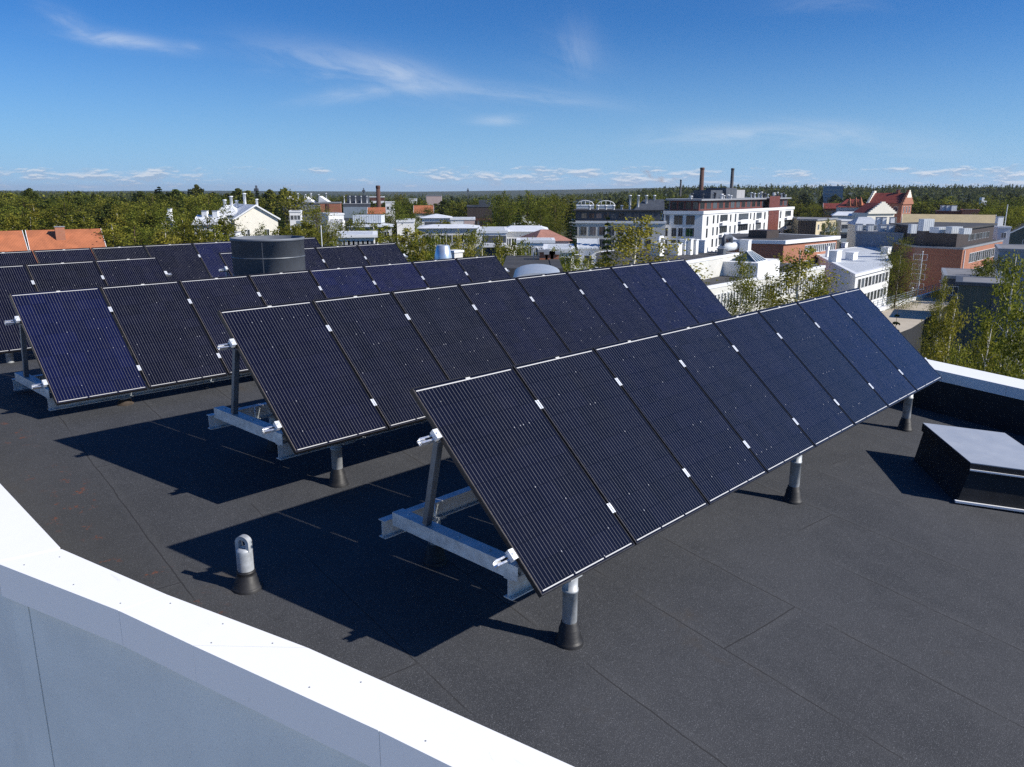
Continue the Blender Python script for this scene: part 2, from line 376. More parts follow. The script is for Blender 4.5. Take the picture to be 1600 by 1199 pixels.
def parapet_left():
    H = .30; FA = .25
    root = thing('parapet_wall', 'white coped parapet wall bending across the lower left corner of the roof', 'parapet', mtx=ROOFM)
    n = len(PIN)
    def seg(i, e0, e1):
        """one coping sheet between break points i, i+1 (parameters e0..e1)"""
        b = MB()
        def P(a, b_, e): return (a[0]+(b_[0]-a[0])*e, a[1]+(b_[1]-a[1])*e)
        pi0, pi1, po0, po1 = P(PIN[i], PIN[i+1], e0), P(PIN[i], PIN[i+1], e1), P(POUT[i], POUT[i+1], e0), P(POUT[i], POUT[i+1], e1)
        top = lambda p: zp(*p)+H
        vs = [(*pi0, top(pi0)), (*pi1, top(pi1)), (*po1, top(po1)), (*po0, top(po0)),
              (*pi0, top(pi0)-.16), (*pi1, top(pi1)-.16), (*po1, top(po1)-FA), (*po0, top(po0)-FA)]
        b.add(vs, [(0,3,2,1), (4,5,6,7), (0,1,5,4), (1,2,6,5), (2,3,7,6), (3,0,4,7)])
        return b
    # sheets: breaks at the survey joints
    for i in range(n-1):
        k = 4 if i == 0 else (2 if i == n-2 else 1)
        for q in range(k):
            seg(i, q/k+.0022, (q+1)/k-.0022).build('coping', M['coping'], root)
    # screws
    b = MB()
    for i in range(1, n-1):
        for e in (.12, .55, .93):
            for sd_ in (.22, .78):
                x = PIN[i][0]+(PIN[i+1][0]-PIN[i][0])*e; y = PIN[i][1]+(PIN[i+1][1]-PIN[i][1])*e
                xo = POUT[i][0]+(POUT[i+1][0]-POUT[i][0])*e; yo = POUT[i][1]+(POUT[i+1][1]-POUT[i][1])*e
                px_, py_ = x+(xo-x)*sd_, y+(yo-y)*sd_
                if rnd.random() < .42: b.lathe([(.0045, 0), (.0045, .003), (.002, .005)], (px_, py_, zp(x, y)*(1-sd_)+zp(xo, yo)*sd_+H-.0005), 8)
    b.build('screw', M['galvdark'], root)
    # outer wall below the coping, with an open joint between its render panels
    b = MB()
    inn = [(p[0]-.02, p[1]) for p in PIN]
    W0 = [(p[0]+.05, p[1]+.015) for p in POUT]
    for i in range(n-1):
        ta, tb = zp(*W0[i])+H-.05, zp(*W0[i+1])+H-.05
        if i == 1:
            # joint: split this run in two with a 12 mm gap backed by a recessed strip
            e = .16; g = .0055
            A, B = Vector(W0[i]), Vector(W0[i+1])
            for (e0, e1) in ((0, e-g), (e+g, 1)):
                p, q = A.lerp(B, e0), A.lerp(B, e1); za, zb_ = ta+(tb-ta)*e0, ta+(tb-ta)*e1
                b.add([(p.x, p.y, za), (q.x, q.y, zb_), (q.x, q.y, -18), (p.x, p.y, -18)], [(0, 3, 2, 1)])
            p, q = A.lerp(B, e-g), A.lerp(B, e+g); ins = Vector((.03, .01))
            b.add([(p.x, p.y, ta), (p.x+ins.x, p.y+ins.y, ta), (p.x+ins.x, p.y+ins.y, -18), (p.x, p.y, -18)], [(0, 1, 2, 3)])
            b.add([(q.x, q.y, ta), (q.x+ins.x, q.y+ins.y, ta), (q.x+ins.x, q.y+ins.y, -18), (q.x, q.y, -18)], [(0, 1, 2, 3)])
            b.add([(p.x+ins.x, p.y+ins.y, ta), (q.x+ins.x, q.y+ins.y, ta), (q.x+ins.x, q.y+ins.y, -18), (p.x+ins.x, p.y+ins.y, -18)], [(0, 1, 2, 3)])
        else:
            b.add([(*W0[i], ta), (*W0[i+1], tb), (*W0[i+1], -18), (*W0[i], -18)], [(0, 3, 2, 1)])
        ia, ib = PIN[i], PIN[i+1]
        b.add([(ia[0]-.03, ia[1], zp(*ia)+H-.05), (ib[0]-.03, ib[1], zp(*ib)+H-.05), (ib[0]-.03, ib[1], zp(*ib)-.2), (ia[0]-.03, ia[1], zp(*ia)-.2)], [(0, 1, 2, 3)])
    b.build('wall', M['facade'], root)
m, t = new_mat('painted_facade_render'); c = coord(t)
sp_ = t.ramp(t.noise(c, 85, 3, .7), .58, .70)
b0 = t.mix(t.ramp(t.noise(c, 1.3, 5, .6), .3, .7), (.66, .70, .68, 1), (.74, .78, .755, 1))
t.set(t.b.inputs['Base Color'], t.mix(t.m('MULTIPLY', sp_, .55), b0, (.36, .37, .39, 1)))
t.b.inputs['Roughness'].default_value = .85; bump(t, t.noise(c, 220, 3, .7), .35, .003)
M['facade'] = m
parapet_left()

def parapet_right():
    root = thing('parapet_wall', 'white coped parapet with dark felt upstand behind the roof hatch at right', 'parapet', mtx=ROOFM)
    y0, y1 = -4.6, 16.0
    xi = lambda y: 8.88+.055*y if y < 2 else 8.99
    w_ = .62; H = .575
    cuts = [-4.6, -2.6, -.6, 1.4, 3.4, 5.4, 7.5, 9.5, 11.5, 13.5, 16.0]
    for ya, yb in zip(cuts, cuts[1:]):
        ya += .0015; yb -= .0015
        b = MB(); a_, b_ = xi(ya), xi(yb)
        vs = [(a_, ya, zp(a_, ya)+H), (a_+w_, ya, zp(a_, ya)+H-.01), (b_+w_, yb, zp(b_, yb)+H-.01), (b_, yb, zp(b_, yb)+H)]
        vs += [(x, y, z-.15) for x, y, z in vs]
        b.add(vs, [(0,1,2,3), (7,6,5,4), (0,4,5,1), (1,5,6,2), (2,6,7,3), (3,7,4,0)])
        b.build('coping', M['coping'], root)
    b = MB(); ys2 = [-4.6, -2, 0, 2, 4, 7.5, 12, 16]
    for ya, yb in zip(ys2, ys2[1:]):
        a_, b_ = xi(ya)+.02, xi(yb)+.02
        b.add([(a_, ya, zp(a_, ya)+H-.06), (b_, yb, zp(b_, yb)+H-.06), (b_-.03, yb, zp(b_, yb)-.15), (a_-.03, ya, zp(a_, ya)-.15)], [(0, 1, 2, 3)])
    b.build('upstand', M['hatchblk'], root)
    b = MB()
    for ya, yb in zip(ys2, ys2[1:]):
        a_, b_ = xi(ya)+w_-.03, xi(yb)+w_-.03
        b.add([(a_, ya, zp(a_, ya)+H-.06), (b_, yb, zp(b_, yb)+H-.06), (b_, yb, -18), (a_, ya, -18)], [(0, 1, 2, 3)])
    b.build('wall', M['facade'], root)
    b = MB(); b.add([(-2.2, 16, -18), (9.6, 16, -18), (9.6, 16, 1.2), (-2.2, 16, 1.2)], [(0, 1, 2, 3)]); b.build('rear_wall', M['facade'], root)
    b = MB(); b.add([(0, -4.6, -18), (9.5, -4.6, -18), (9.5, -4.6, .4), (0, -4.6, .4)], [(0, 1, 2, 3)]); b.build('front_wall', M['facade'], root)
parapet_right()

# ------------------------------------------------------------------ solar panels
PW, PL, PITCH_X = .990, 1.6463, 1.01
TILT = .7400643
ct, st_ = math.cos(TILT), math.sin(TILT)
def cell_mat():
    m, t = new_mat('solar_cells'); c = coord(t); sp = t.node('ShaderNodeSeparateXYZ'); t.l.new(c, sp.inputs[0]); x, y = sp.outputs[0], sp.outputs[1]
    info = t.node('ShaderNodeObjectInfo')
    x0, pit = .0195, .0317
    lx = t.m('DIVIDE', t.m('SUBTRACT', x, x0), pit)
    fl = t.m('ABSOLUTE', t.m('SUBTRACT', t.m('FRACT', lx), .5))
    inx = t.m('MULTIPLY', t.m('GREATER_THAN', x, x0), t.m('LESS_THAN', x, x0+pit*30))
    row = t.m('DIVIDE', t.m('SUBTRACT', y, .034), .158)
    fr = t.m('ABSOLUTE', t.m('SUBTRACT', t.m('FRACT', t.m('ADD', row, .5)), .5))      # 0 at a junction of two cells
    iny = t.m('MULTIPLY', t.m('GREATER_THAN', y, .031), t.m('LESS_THAN', y, 1.610))
    gap = t.m('LESS_THAN', fr, .012)
    wire = t.m('MULTIPLY', t.m('LESS_THAN', fl, .044), t.m('MULTIPLY', inx, iny))
    wn = t.noise(t.comb(t.m('MULTIPLY', t.m('FLOOR', lx), 3.1), t.m('MULTIPLY', y, 1.2), t.m('MULTIPLY', info.outputs['Random'], 40)), 1.0, 2, .5)
    wire_c = t.m('MULTIPLY', t.m('MULTIPLY', wire, t.m('SUBTRACT', 1.0, gap)), t.lin(wn, .2, .8, .55, 1.0))
    dotn = t.noise(t.comb(t.m('FLOOR', lx), t.m('FLOOR', t.m('ADD', row, .5)), t.m('MULTIPLY', info.outputs['Random'], 60)), 1.37, 0, .5)
    dots = t.m('MULTIPLY', t.m('MULTIPLY', t.m('LESS_THAN', fl, .10), t.m('MULTIPLY', inx, iny)), t.m('MULTIPLY', t.m('LESS_THAN', fr, .035), t.m('GREATER_THAN', dotn, .73)))
    # collecting bars at the two ends
    top = t.m('MULTIPLY', t.m('GREATER_THAN', y, 1.6115), t.m('LESS_THAN', y, 1.6205))
    top = t.m('MULTIPLY', top, t.m('MULTIPLY', t.m('GREATER_THAN', x, .024), t.m('LESS_THAN', x, .966)))
    bot = t.m('MULTIPLY', t.m('GREATER_THAN', y, .0195), t.m('LESS_THAN', y, .0275))
    f3 = t.m('FRACT', t.m('DIVIDE', t.m('SUBTRACT', x, .018), .3207))
    bot = t.m('MULTIPLY', bot, t.m('MULTIPLY', t.m('GREATER_THAN', f3, .03), t.m('LESS_THAN', f3, .965)))
    bot = t.m('MULTIPLY', bot, t.m('MULTIPLY', t.m('GREATER_THAN', x, .022), t.m('LESS_THAN', x, .970)))
    sq = t.m('MULTIPLY', t.m('LESS_THAN', t.m('ABSOLUTE', t.m('SUBTRACT', x, .52)), .022), t.m('LESS_THAN', t.m('ABSOLUTE', t.m('SUBTRACT', y, 1.624)), .010))
    bars = t.m('MAXIMUM', t.m('MAXIMUM', top, bot), sq)
    cx_ = t.m('FLOOR', t.m('DIVIDE', lx, 5.0)); cy_ = t.m('FLOOR', row)
    cn = t.node('ShaderNodeTexWhiteNoise', noise_dimensions='3D'); t.l.new(t.comb(cx_, cy_, t.m('MULTIPLY', info.outputs['Random'], 90)), cn.inputs['Vector'])
    cell = t.mix(t.m('MULTIPLY', cn.outputs[0], .55), (.0034, .0038, .0092, 1), (.0064, .0070, .0185, 1))
    cell = t.mix(t.m('MULTIPLY', gap, .8), cell, (.004, .004, .007, 1))
    cell = t.mix(1.0, cell, info.outputs['Color'], 'MULTIPLY')
    dust = t.m('MULTIPLY', t.ramp(t.noise(c, 2.3, 5, .65), .45, .75), .010)
    cell = t.mix(dust, cell, (.30, .28, .25, 1))
    drop = t.m('MULTIPLY', t.ramp(t.noise(t.comb(x, y, t.m('MULTIPLY', info.outputs['Random'], 25)), 21.0, 2, .5), .80, .83), .45)
    cell = t.mix(drop, cell, (.45, .44, .42, 1))
    col = t.mix(wire_c, cell, (.165, .165, .18, 1)); col = t.mix(dots, col, (.36, .36, .38, 1)); col = t.mix(bars, col, (.52, .52, .51, 1)); col = t.mix(t.m('MULTIPLY', t.m('LESS_THAN', x, .0125), t.m('GREATER_THAN', y, .02)), col, (.26, .225, .18, 1))  # last mix: tan left edge paints the sunlight caught by the frame
    t.set(t.b.inputs['Base Color'], col)
    t.set(t.b.inputs['Roughness'], t.lin(t.noise(c, 3.0, 4, .6), .2, .8, .09, .2))
    t.b.inputs['Specular IOR Level'].default_value = .36; t.b.inputs['IOR'].default_value = 1.45
    bump(t, t.noise(c, 320, 2, .5), .03, .001)
    return m
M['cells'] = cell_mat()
b = MB(); fw = .0085
b.box((0, 0, -.035), (PW, fw, 0)); b.box((0, PL-fw, -.035), (PW, PL, 0)); b.box((0, fw, -.035), (fw, PL-fw, 0)); b.box((PW-fw, fw, -.035), (PW, PL-fw, 0))
me_frame = b.mesh('frame', M['frameblk'])
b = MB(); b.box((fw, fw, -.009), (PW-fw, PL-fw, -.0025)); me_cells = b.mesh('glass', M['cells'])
b = MB(); b.box((.42, PL-.16, -.030), (.58, PL-.06, -.0092)); me_jbox = b.mesh('junction_box', M['rubber'])

# rack pieces, in row coordinates: x along, y across (to the back), z up, origin at the left low corner of the first panel
def on_panel(t_, off): return Vector((0, t_*ct+off*st_, t_*st_-off*ct))      # off = depth below the panel's face
def ibeam(b, x0, x1, y, ztop, h=.145, fl=.075, tw=.006):
    b.box((x0, y-fl/2, ztop-.008), (x1, y+fl/2, ztop)); b.box((x0, y-fl/2, ztop-h), (x1, y+fl/2, ztop-h+.008)); b.box((x0, y-tw/2, ztop-h+.008), (x1, y+tw/2, ztop-.008))
PANEL_M = Matrix(((1, 0, 0, 0), (0, ct, -st_, 0), (0, st_, ct, 0), (0, 0, 0, 1)))
ORD = ['first', 'second', 'third', 'fourth', 'fifth', 'sixth', 'seventh', 'eighth']
def make_row(x0, y0, zb, n, rowname, racklabel, posts, full=True, tints={}, rusty=()):
    org = A0 + AX*x0 + AN*y0; org.z = zb
    RM = Matrix(((AX.x, AN.x, 0, org.x), (AX.y, AN.y, 0, org.y), (0, 0, 1, org.z), (0, 0, 0, 1)))
    for i in range(n):
        side = 'leftmost' if i == 0 else ('rightmost' if i == n-1 else ORD[i] + ' from the left')
        p = thing('solar_panel', f'dark framed solar panel, {side} in {rowname}', 'solar panel', group='solar panels on the flat roof',
                  mtx=RM @ Matrix.Translation((PITCH_X*i+.010, 0, 0)) @ PANEL_M)
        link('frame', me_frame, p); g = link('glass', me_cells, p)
        g.color = tints.get(i, (rnd.uniform(.85, 1.15),)*2+(rnd.uniform(.9, 1.25), 1))
        link('junction_box', me_jbox, p)
    L = PITCH_X*n
    rack = thing('mounting_rack', racklabel, 'solar rack', group='racks under the solar panels', mtx=RM)
    for tt in (.31, 1.26):
        c0 = on_panel(tt, .035)
        b = MB(); RR = Matrix.Translation(c0) @ PANEL_M
        for (ya, yb, za, zc) in ((-.021, .021, -.040, -.036), (-.021, -.017, -.036, -.003), (.017, .021, -.036, -.003), (-.021, -.008, -.003, -.0005), (.008, .021, -.003, -.0005)):
            b.box((-.135, ya, za), (L+.12, yb, zc), RR)
        b.build('rail', M['alu'], rack)
        for ex, sgn in ((-.001, -1), (L+.001, 1)):
            b = MB(); x_a, x_b = sorted((ex, ex+sgn*.034))
            b.box((x_a, -.036, 0), (x_b, .036, .034), RR); xa2, xb2 = sorted((ex-sgn*.010, ex+sgn*.034)); b.box((xa2, -.036, .0355), (xb2, .036, .040), RR)
            b.lathe([(.007, .0401), (.007, .046), (.003, .047)], (0, 0, 0), 8)
            k = len(b.v)-8*3-8*2
            for q in range(len(b.v)-(24+16), len(b.v)):
                vv = RR @ (Vector(b.v[q]) + Vector(((x_a+x_b)/2, 0, 0))); b.v[q] = tuple(vv)
            b.build('end_clamp', M['clampalu'], rack)
        for i in range(1, n):
            b = MB(); xx = PITCH_X*i
            b.box((xx-.019, -.040, .0355), (xx-.004, .040, .0395), RR); b.box((xx+.004, -.040, .0355), (xx+.019, .040, .0395), RR); b.box((xx-.004, -.040, .030), (xx+.004, .040, .034), RR)
            b.build('clamp', M['clampalu'], rack)
    if not full:
        for xx in (.02, L-.06):
            a_ = Vector((xx, 1.03, .0)); e_ = on_panel(1.26, .09); e_.x = xx
            b = MB(); b.tube([a_, e_], .024, 4, False); b.build('strut', M['galv'], rack)
        for xx in posts:
            for yy in (.28, 1.0):
                zz = zr(x0+xx, y0+yy)-zb; b = MB(); b.lathe([(.05, zz-.05), (.05, max(.02, zz+.1))], (xx, yy, 0), 16); b.build('post', M['post'], rack)
        return rack
    ZT = .017
    for yy in (.285, 1.61):
        b = MB(); ibeam(b, 0.0, L+.02, yy, ZT); b.build('beam', M['galv'], rack)
    for k in range(5):
        xx = .0 + k*(L-.10)/4
        b = MB(); b.box((xx, .20, ZT+.099), (xx+.1, 1.475, ZT+.105)); b.box((xx, .20, ZT+.002), (xx+.006, 1.475, ZT+.099)); b.box((xx+.094, .20, ZT+.002), (xx+.1, 1.475, ZT+.099))
        for yy in (.5, .8, 1.35): b.lathe([(.011, ZT+.105), (.011, ZT+.112), (.004, ZT+.114)], (xx+.05, yy, 0), 6, False)
        b.build('cross_beam', M['galv'], rack)
        p0 = Vector((xx+.035, 1.12, ZT+.107)); p1 = on_panel(1.24, .085); p1.x = xx+.035
        d = (p1-p0); Lg = d.length; q = Matrix.Translation(p0) @ d.to_track_quat('Z', 'X').to_matrix().to_4x4()
        b = MB(); b.box((-.022, -.025, 0), (-.018, .025, Lg), q); b.box((-.018, -.025, 0), (.024, -.021, Lg), q); b.box((-.018, .021, 0), (.024, .025, Lg), q)
        b.build('strut', M['galvdark'], rack)
    b = MB(); b.tube([(.46, 1.53, ZT+.02), (.46, 1.53, -.21)], .006, 6); b.tube([(.40, 1.53, ZT+.022), (.46, 1.53, ZT+.022), (.50, 1.58, ZT+.014)], .005, 6); b.tube([(.42, 1.53, -.19), (.50, 1.53, -.19)], .010, 6); b.build('threaded_rod', M['clampalu'], rack)
    for k, (xx, yf) in enumerate(posts):
        for yy in (yf, 1.63):
            zz = zr(x0+xx, y0+yy)-zb; top = ZT-.146
            b = MB(); b.lathe([(.0525, zz+.02), (.0525, top-.12), (.057, top-.12), (.057, top-.10), (.0525, top-.10), (.0525, top-.012)], (xx, yy, 0), 28)
            b.box((xx-.062, min(yy-.055, .24), top-.012), (xx+.062, max(yy+.055, .33), top)) if yy < 1 else b.box((xx-.075, yy-.06, top-.012), (xx+.075, yy+.06, top)); b.build('post', M['post'], rack)
            hb = min(.165, (top-zz)*.8)
            b = MB(); s_ = hb/.20
            prof = [(.100, -.05), (.100, .016), (.094, .026), (.087, .030), (.087, .050), (.081, .055), (.081, .080), (.076, .085), (.075, .135), (.068, .142), (.066, .165), (.0605, .170), (.0605, .195), (.054, .20)]
            b.lathe([(r, zz+z*s_) for r, z in prof], (xx, yy, 0), 28, True, False)
            b.build('rubber_boot', M['rust'] if k in rusty else M['rubber'], rack)
    return rack
blue = (1.0, 1.15, 1.8, 1); blue2 = (1.0, 1.3, 2.6, 1)
make_row(0, 0, .80877, 8, 'the frontmost row', 'galvanised steel rack of beams and posts under the frontmost row of panels', ((.535, .205), (4.16, .235), (7.66, .27)), tints={6: (1, 1.1, 1.6, 1), 7: (1, 1.1, 1.7, 1)})
make_row(.0508, 2.8826, 1.04779, 8, 'the second row', 'galvanised steel rack of beams and posts under the second row of panels', ((.72, .47), (4.3, .45), (7.6, .45)), tints={7: blue, 6: blue})
make_row(-.7395, 6.5088, .9554, 8, 'the third row', 'low galvanised steel rack under the third row with the bluish end panel', ((.82, .285), (4.3, .285), (7.4, .285)), tints={0: blue2, 4: blue2, 5: (1.1, 1.2, 2.4, 1), 6: blue}, rusty=(0,))
make_row(2.35-PITCH_X*3, 9.78, 1.03, 3, 'the short row left of the drum', 'aluminium rack under the short fourth row left of the exhaust drum', (.4, 2.7), False)
make_row(3.43, 9.70, 1.045, 4, 'the short row behind the drum', 'aluminium rack under the short row behind the exhaust drum', (.4, 3.6), False, tints={0: blue})
make_row(1.2-PITCH_X*2, 12.5, 1.06, 8, 'the rearmost row', 'aluminium rack under the rearmost row of panels by the trees', (.4, 4, 7.6), False, tints={5: blue2})

# ------------------------------------------------------------------ roof furniture
def anchor():
    P = rpt(-.80, 2.23); t = thing('anchor_post', 'grey steel safety anchor post with ring eye standing by the white parapet', 'anchor post', P)
    b = MB(); b.lathe([(.060, .02), (.060, .300), (.057, .312), (.038, .322)], (0, 0, 0), 28); b.build('post', M['post'], t)
    b = MB(); d = Vector((.95, -.31, 0)); e = Vector((.31, .95, 0)); out = []; inn = []
    for k in range(17):
        a = math.pi*k/16; out.append((.058*math.cos(a), .366+.052*math.sin(a))); inn.append((.031*math.cos(a), .364+.028*math.sin(a)))
    out = [(.058, .30)]+out+[(-.058, .30)]; inn = [(.031, .30)]+inn+[(-.031, .30)]; n = len(out)
    vs = [d*x+Vector((0, 0, z))+e*y for y in (-.024, .024) for x, z in out] + [d*x+Vector((0, 0, z))+e*y for y in (-.024, .024) for x, z in inn]
    fs = []
    for k in range(n-1): fs += [(k, k+1, n+k+1, n+k), (2*n+k+1, 2*n+k, 3*n+k, 3*n+k+1), (k+1, k, 2*n+k, 2*n+k+1), (n+k, n+k+1, 3*n+k+1, 3*n+k)]
    b.add(vs, fs); b.tube([d*-.04+Vector((0, 0, .325)), d*.04+Vector((0, 0, .325))], .011, 10); b.build('eye_ring', M['post'], t)
    b = MB(); b.lathe([(.112, -.05), (.112, .008), (.103, .018), (.097, .022), (.094, .036), (.087, .041), (.084, .066), (.078, .070), (.075, .098), (.069, .102), (.067, .125), (.0685, .128), (.0685, .136), (.063, .139), (.063, .148)], (0, 0, 0), 32, True, False); b.build('rubber_boot', M['rubber'], t)
anchor()

def hatch():
    e1 = Vector((.803, .596, 0)).normalized(); e2 = Vector((.50, -.86, 0)).normalized()
    O = Vector((5.53, -.925, 0))
    base = [O, O+e1*1.23, O+e1*1.23+e2*.95, O+e2*.95]
    t = thing('roof_hatch', 'black upstand roof hatch with pale blue grey flat lid by the right parapet', 'roof hatch', mtx=ROOFM)
    zt = zp(5.9, -1.0)
    def q(v, z): return (v.x, v.y, z)
    D = Vector((5.612, -1.00, 0)); A = Vector((6.64, -.215, 0)); l2 = Vector((.45, -.79, 0)); l2 = l2.normalized()*.89
    lid = [D, A, A+l2, D+l2]
    cen = (D+A)/2+l2/2
    ins = [p+(cen-p)*.035 for p in lid]
    zl = lambda p: zp(p.x, p.y)
    b = MB()
    b.add([q(p, zl(p)-.12) for p in base]+[q(p, zl(p)+.31) for p in ins], [(0, 3, 7, 4), (3, 2, 6, 7), (2, 1, 5, 6), (1, 0, 4, 5), (4, 7, 6, 5)])
    b.build('upstand', M['hatchblk'], t)
    b = MB(); out = [p+(p-cen)*.004 for p in lid]
    b.add([q(p, zl(p)+.30) for p in out]+[q(p, zl(p)+.392) for p in lid], [(0, 3, 7, 4), (3, 2, 6, 7), (2, 1, 5, 6), (1, 0, 4, 5), (0, 1, 2, 3), (4, 7, 6, 5)])
    b.build('lid_frame', M['hatchblk'], t)
    b = MB(); top = [p+(cen-p)*.004 for p in lid]
    b.add([q(p, zl(p)+.3925) for p in top]+[q(p, zl(p)+.402) for p in top], [(0, 3, 7, 4), (3, 2, 6, 7), (2, 1, 5, 6), (1, 0, 4, 5), (4, 7, 6, 5)])
    b.build('lid', M['hatchtop'], t)
    def strip(p0, p1, z0, z1, off):
        n_ = Vector(((p1-p0).y, -(p1-p0).x, 0)).normalized()
        if n_.dot(cen-p0) > 0: n_ = -n_
        b = MB(); a0, a1 = p0+n_*off, p1+n_*off; i0, i1 = p0-n_*.03, p1-n_*.03
        vs = [q(a0, zl(a0)+z0), q(a1, zl(a1)+z0), q(i1, zl(a1)+z0), q(i0, zl(a0)+z0), q(a0, zl(a0)+z1), q(a1, zl(a1)+z1), q(i1, zl(a1)+z1), q(i0, zl(a0)+z1)]
        b.add(vs, [(0,3,2,1),(4,5,6,7),(0,1,5,4),(1,2,6,5),(2,3,7,6),(3,0,4,7)]); return b
    strip(D, D+l2, .318, .334, .014).build('trim_strip', M['trim'], t)
    strip(base[0], base[3], -.040, -.018, .016).build('flashing', M['trim'], t)
hatch()

def drum():
    x, y = rloc(at(418, 373, 12.4)); P = rpt(x, y); zt = at(418, 373, 12.4).z
    t = thing('exhaust_drum', 'large blue grey round exhaust drum standing between the panel rows', 'exhaust duct', P)
    H = zt-P.z; r = .545
    b = MB(); b.lathe([(r, -.1), (r, H-.02), (r+.012, H-.02), (r+.012, H+.02), (r-.012, H+.02), (r-.012, H-.6)], (0, 0, 0), 64, True, False); b.build('shell', M['duct'], t)
    b = MB()
    for hh in (H-.27, H-.55, H-.95, H-1.35): b.lathe([(r+.0005, hh-.010), (r+.007, hh-.007), (r+.007, hh+.007), (r+.0005, hh+.010)], (0, 0, 0), 64, True, False)
    b.build('seam_ring', M['galvdark'], t)
    b = MB(); cdir = Vector((-P.x, -P.y, 0)).normalized()
    for a in (-.16, 1.9, 4.0):
        d = Matrix.Rotation(a, 3, 'Z') @ cdir; s_ = Vector((-d.y, d.x, 0)); q = Matrix(((s_.x, d.x, 0, 0), (s_.y, d.y, 0, 0), (0, 0, 1, 0), (0, 0, 0, 1)))
        b.box((-.006, r-.004, 0), (.006, r+.006, H-.02), q)
    b.build('vertical_seam', M['slate'], t)
    b = MB(); b.lathe([(.001, H-.5), (r-.013, H-.5)], (0, 0, 0), 40, False, False); b.build('damper', M['slate'], t)
drum()
def cone_vent():
    x, y = rloc(at(692, 384, 14.7)); P = rpt(x, y); H = at(692, 383, 14.7).z-P.z
    t = thing('roof_cowl', 'silver tapered exhaust cowl standing behind the third row', 'roof vent', P)
    b = MB(); b.lathe([(.165, H-.26), (.160, H-.20), (.115, H-.01), (.10, H), (.09, H), (.09, H-.1)], (0, 0, 0), 32, True, False); b.build('cone', M['silver'], t)
    b = MB(); b.lathe([(.13, -.05), (.13, H-.25)], (0, 0, 0), 28); b.build('pipe', M['post'], t)
    x, y = rloc(at(711, 391, 15.4)); P = rpt(x, y); H = at(711, 391, 15.4).z-P.z
    t = thing('roof_vent_box', 'small cream vent box beside the silver cowl', 'roof vent', mtx=Matrix.Translation(P) @ Matrix.Rotation(TH, 4, 'Z'))
    b = MB(); b.box((-.11, -.10, -.05), (.11, .10, H-.04)); b.build('casing', M['offwhite'], t); b = MB(); b.box((-.13, -.12, H-.04), (.13, .12, H)); b.build('lid', M['trim'], t)
cone_vent()

# ------------------------------------------------------------------ the ground below the roof, out to the horizon
GZ = -18.0
def sstep(x, a, b):
    t = min(1, max(0, (x-a)/(b-a))); return t*t*(3-2*t)
def ground_z(x, y):
    r = math.hypot(x, y)
    k = x/max(y, 1)
    z = GZ + 17*sstep(k, .03, .24)*sstep(y, 560, 1150)*(1-.5*sstep(y, 1500, 2800))
    z += 7*sstep(-k, .22, .5)*sstep(y, 500, 1000)
    far = sstep(r, 2600, 5200)*(1-sstep(r, 6200, 11000))
    z += far*(20 + 7*math.sin(x/900.0+1.3) + 5*math.sin(x/370.0) + 16*sstep(k, .05, .35))
    return z
mb = MB(); NX = 90
ysg = [-300, -60, 0, 40, 80, 120, 180, 240, 300, 380, 450, 520, 600, 680, 760, 840, 920, 1020, 1150, 1300, 1500, 1750, 2000, 2300, 2600, 2900, 3300, 3800, 4300, 4800, 5300, 5800, 6400, 7200, 8500, 10000, 13000, 20000]
for y in ysg:
    hw = 400 + abs(y)*1.15
    for k in range(NX+1):
        x = -hw+2*hw*k/NX; mb.v.append((x, y, ground_z(x, y)))
for i in range(len(ysg)-1):
    for k in range(NX): mb.f.append((i*(NX+1)+k, i*(NX+1)+k+1, (i+1)*(NX+1)+k+1, (i+1)*(NX+1)+k)); mb.sm.append(True)
m, t = new_mat('town_ground'); c = coord(t)
n1 = t.noise(c, .035, 5, .6); n2 = t.noise(c, .4, 4, .6); n3 = t.noise(c, .006, 4, .6)
near = t.mix(t.ramp(n1, .46, .54), (.075, .073, .07, 1), (.055, .07, .025, 1))
near = t.mix(t.m('MULTIPLY', n2, .4), near, (.12, .11, .10, 1))
near = t.mix(t.ramp(t.node('ShaderNodeSeparateXYZ', inp={0: c}).outputs[1], 38, 48), (.40, .38, .34, 1), near)  # unseen pale ground beside the building, added to bounce light onto its walls
farc = t.mix(t.ramp(n3, .4, .6), (.012, .024, .010, 1), (.030, .042, .015, 1))
sp = t.node('ShaderNodeSeparateXYZ'); t.l.new(c, sp.inputs[0])
t.set(t.b.inputs['Base Color'], t.mix(t.ramp(sp.outputs[1], 300, 520), near, farc)); t.b.inputs['Roughness'].default_value = .95
M['ground'] = m
tag(mb.build('ground', M['ground']), kind='structure')

# ------------------------------------------------------------------ buildings
WIN = {}
def win_meshes(wd, h, fm='trim', gm='glass', bars=1):
    key = (round(wd, 2), round(h, 2), fm, gm, bars)
    if key not in WIN:
        f = .07; b = MB()      # local: x right, y out of the wall, z up, origin at the middle
        b.box((-wd/2-f, -.03, -h/2-f), (wd/2+f, .05, -h/2)); b.box((-wd/2-f, -.03, h/2), (wd/2+f, .05, h/2+f))
        b.box((-wd/2-f, -.03, -h/2), (-wd/2, .05, h/2)); b.box((wd/2, -.03, -h/2), (wd/2+f, .05, h/2))
        for k in range(1, bars+1):
            if wd > .9: xx = -wd/2+wd*k/(bars+1); b.box((xx-.03, -.03, -h/2), (xx+.03, .04, h/2))
        g = MB(); g.box((-wd/2, -.02, -h/2), (wd/2, .012, h/2))
        WIN[key] = (b.mesh('window', M[fm]), g.mesh('pane', M[gm]))
    return WIN[key]
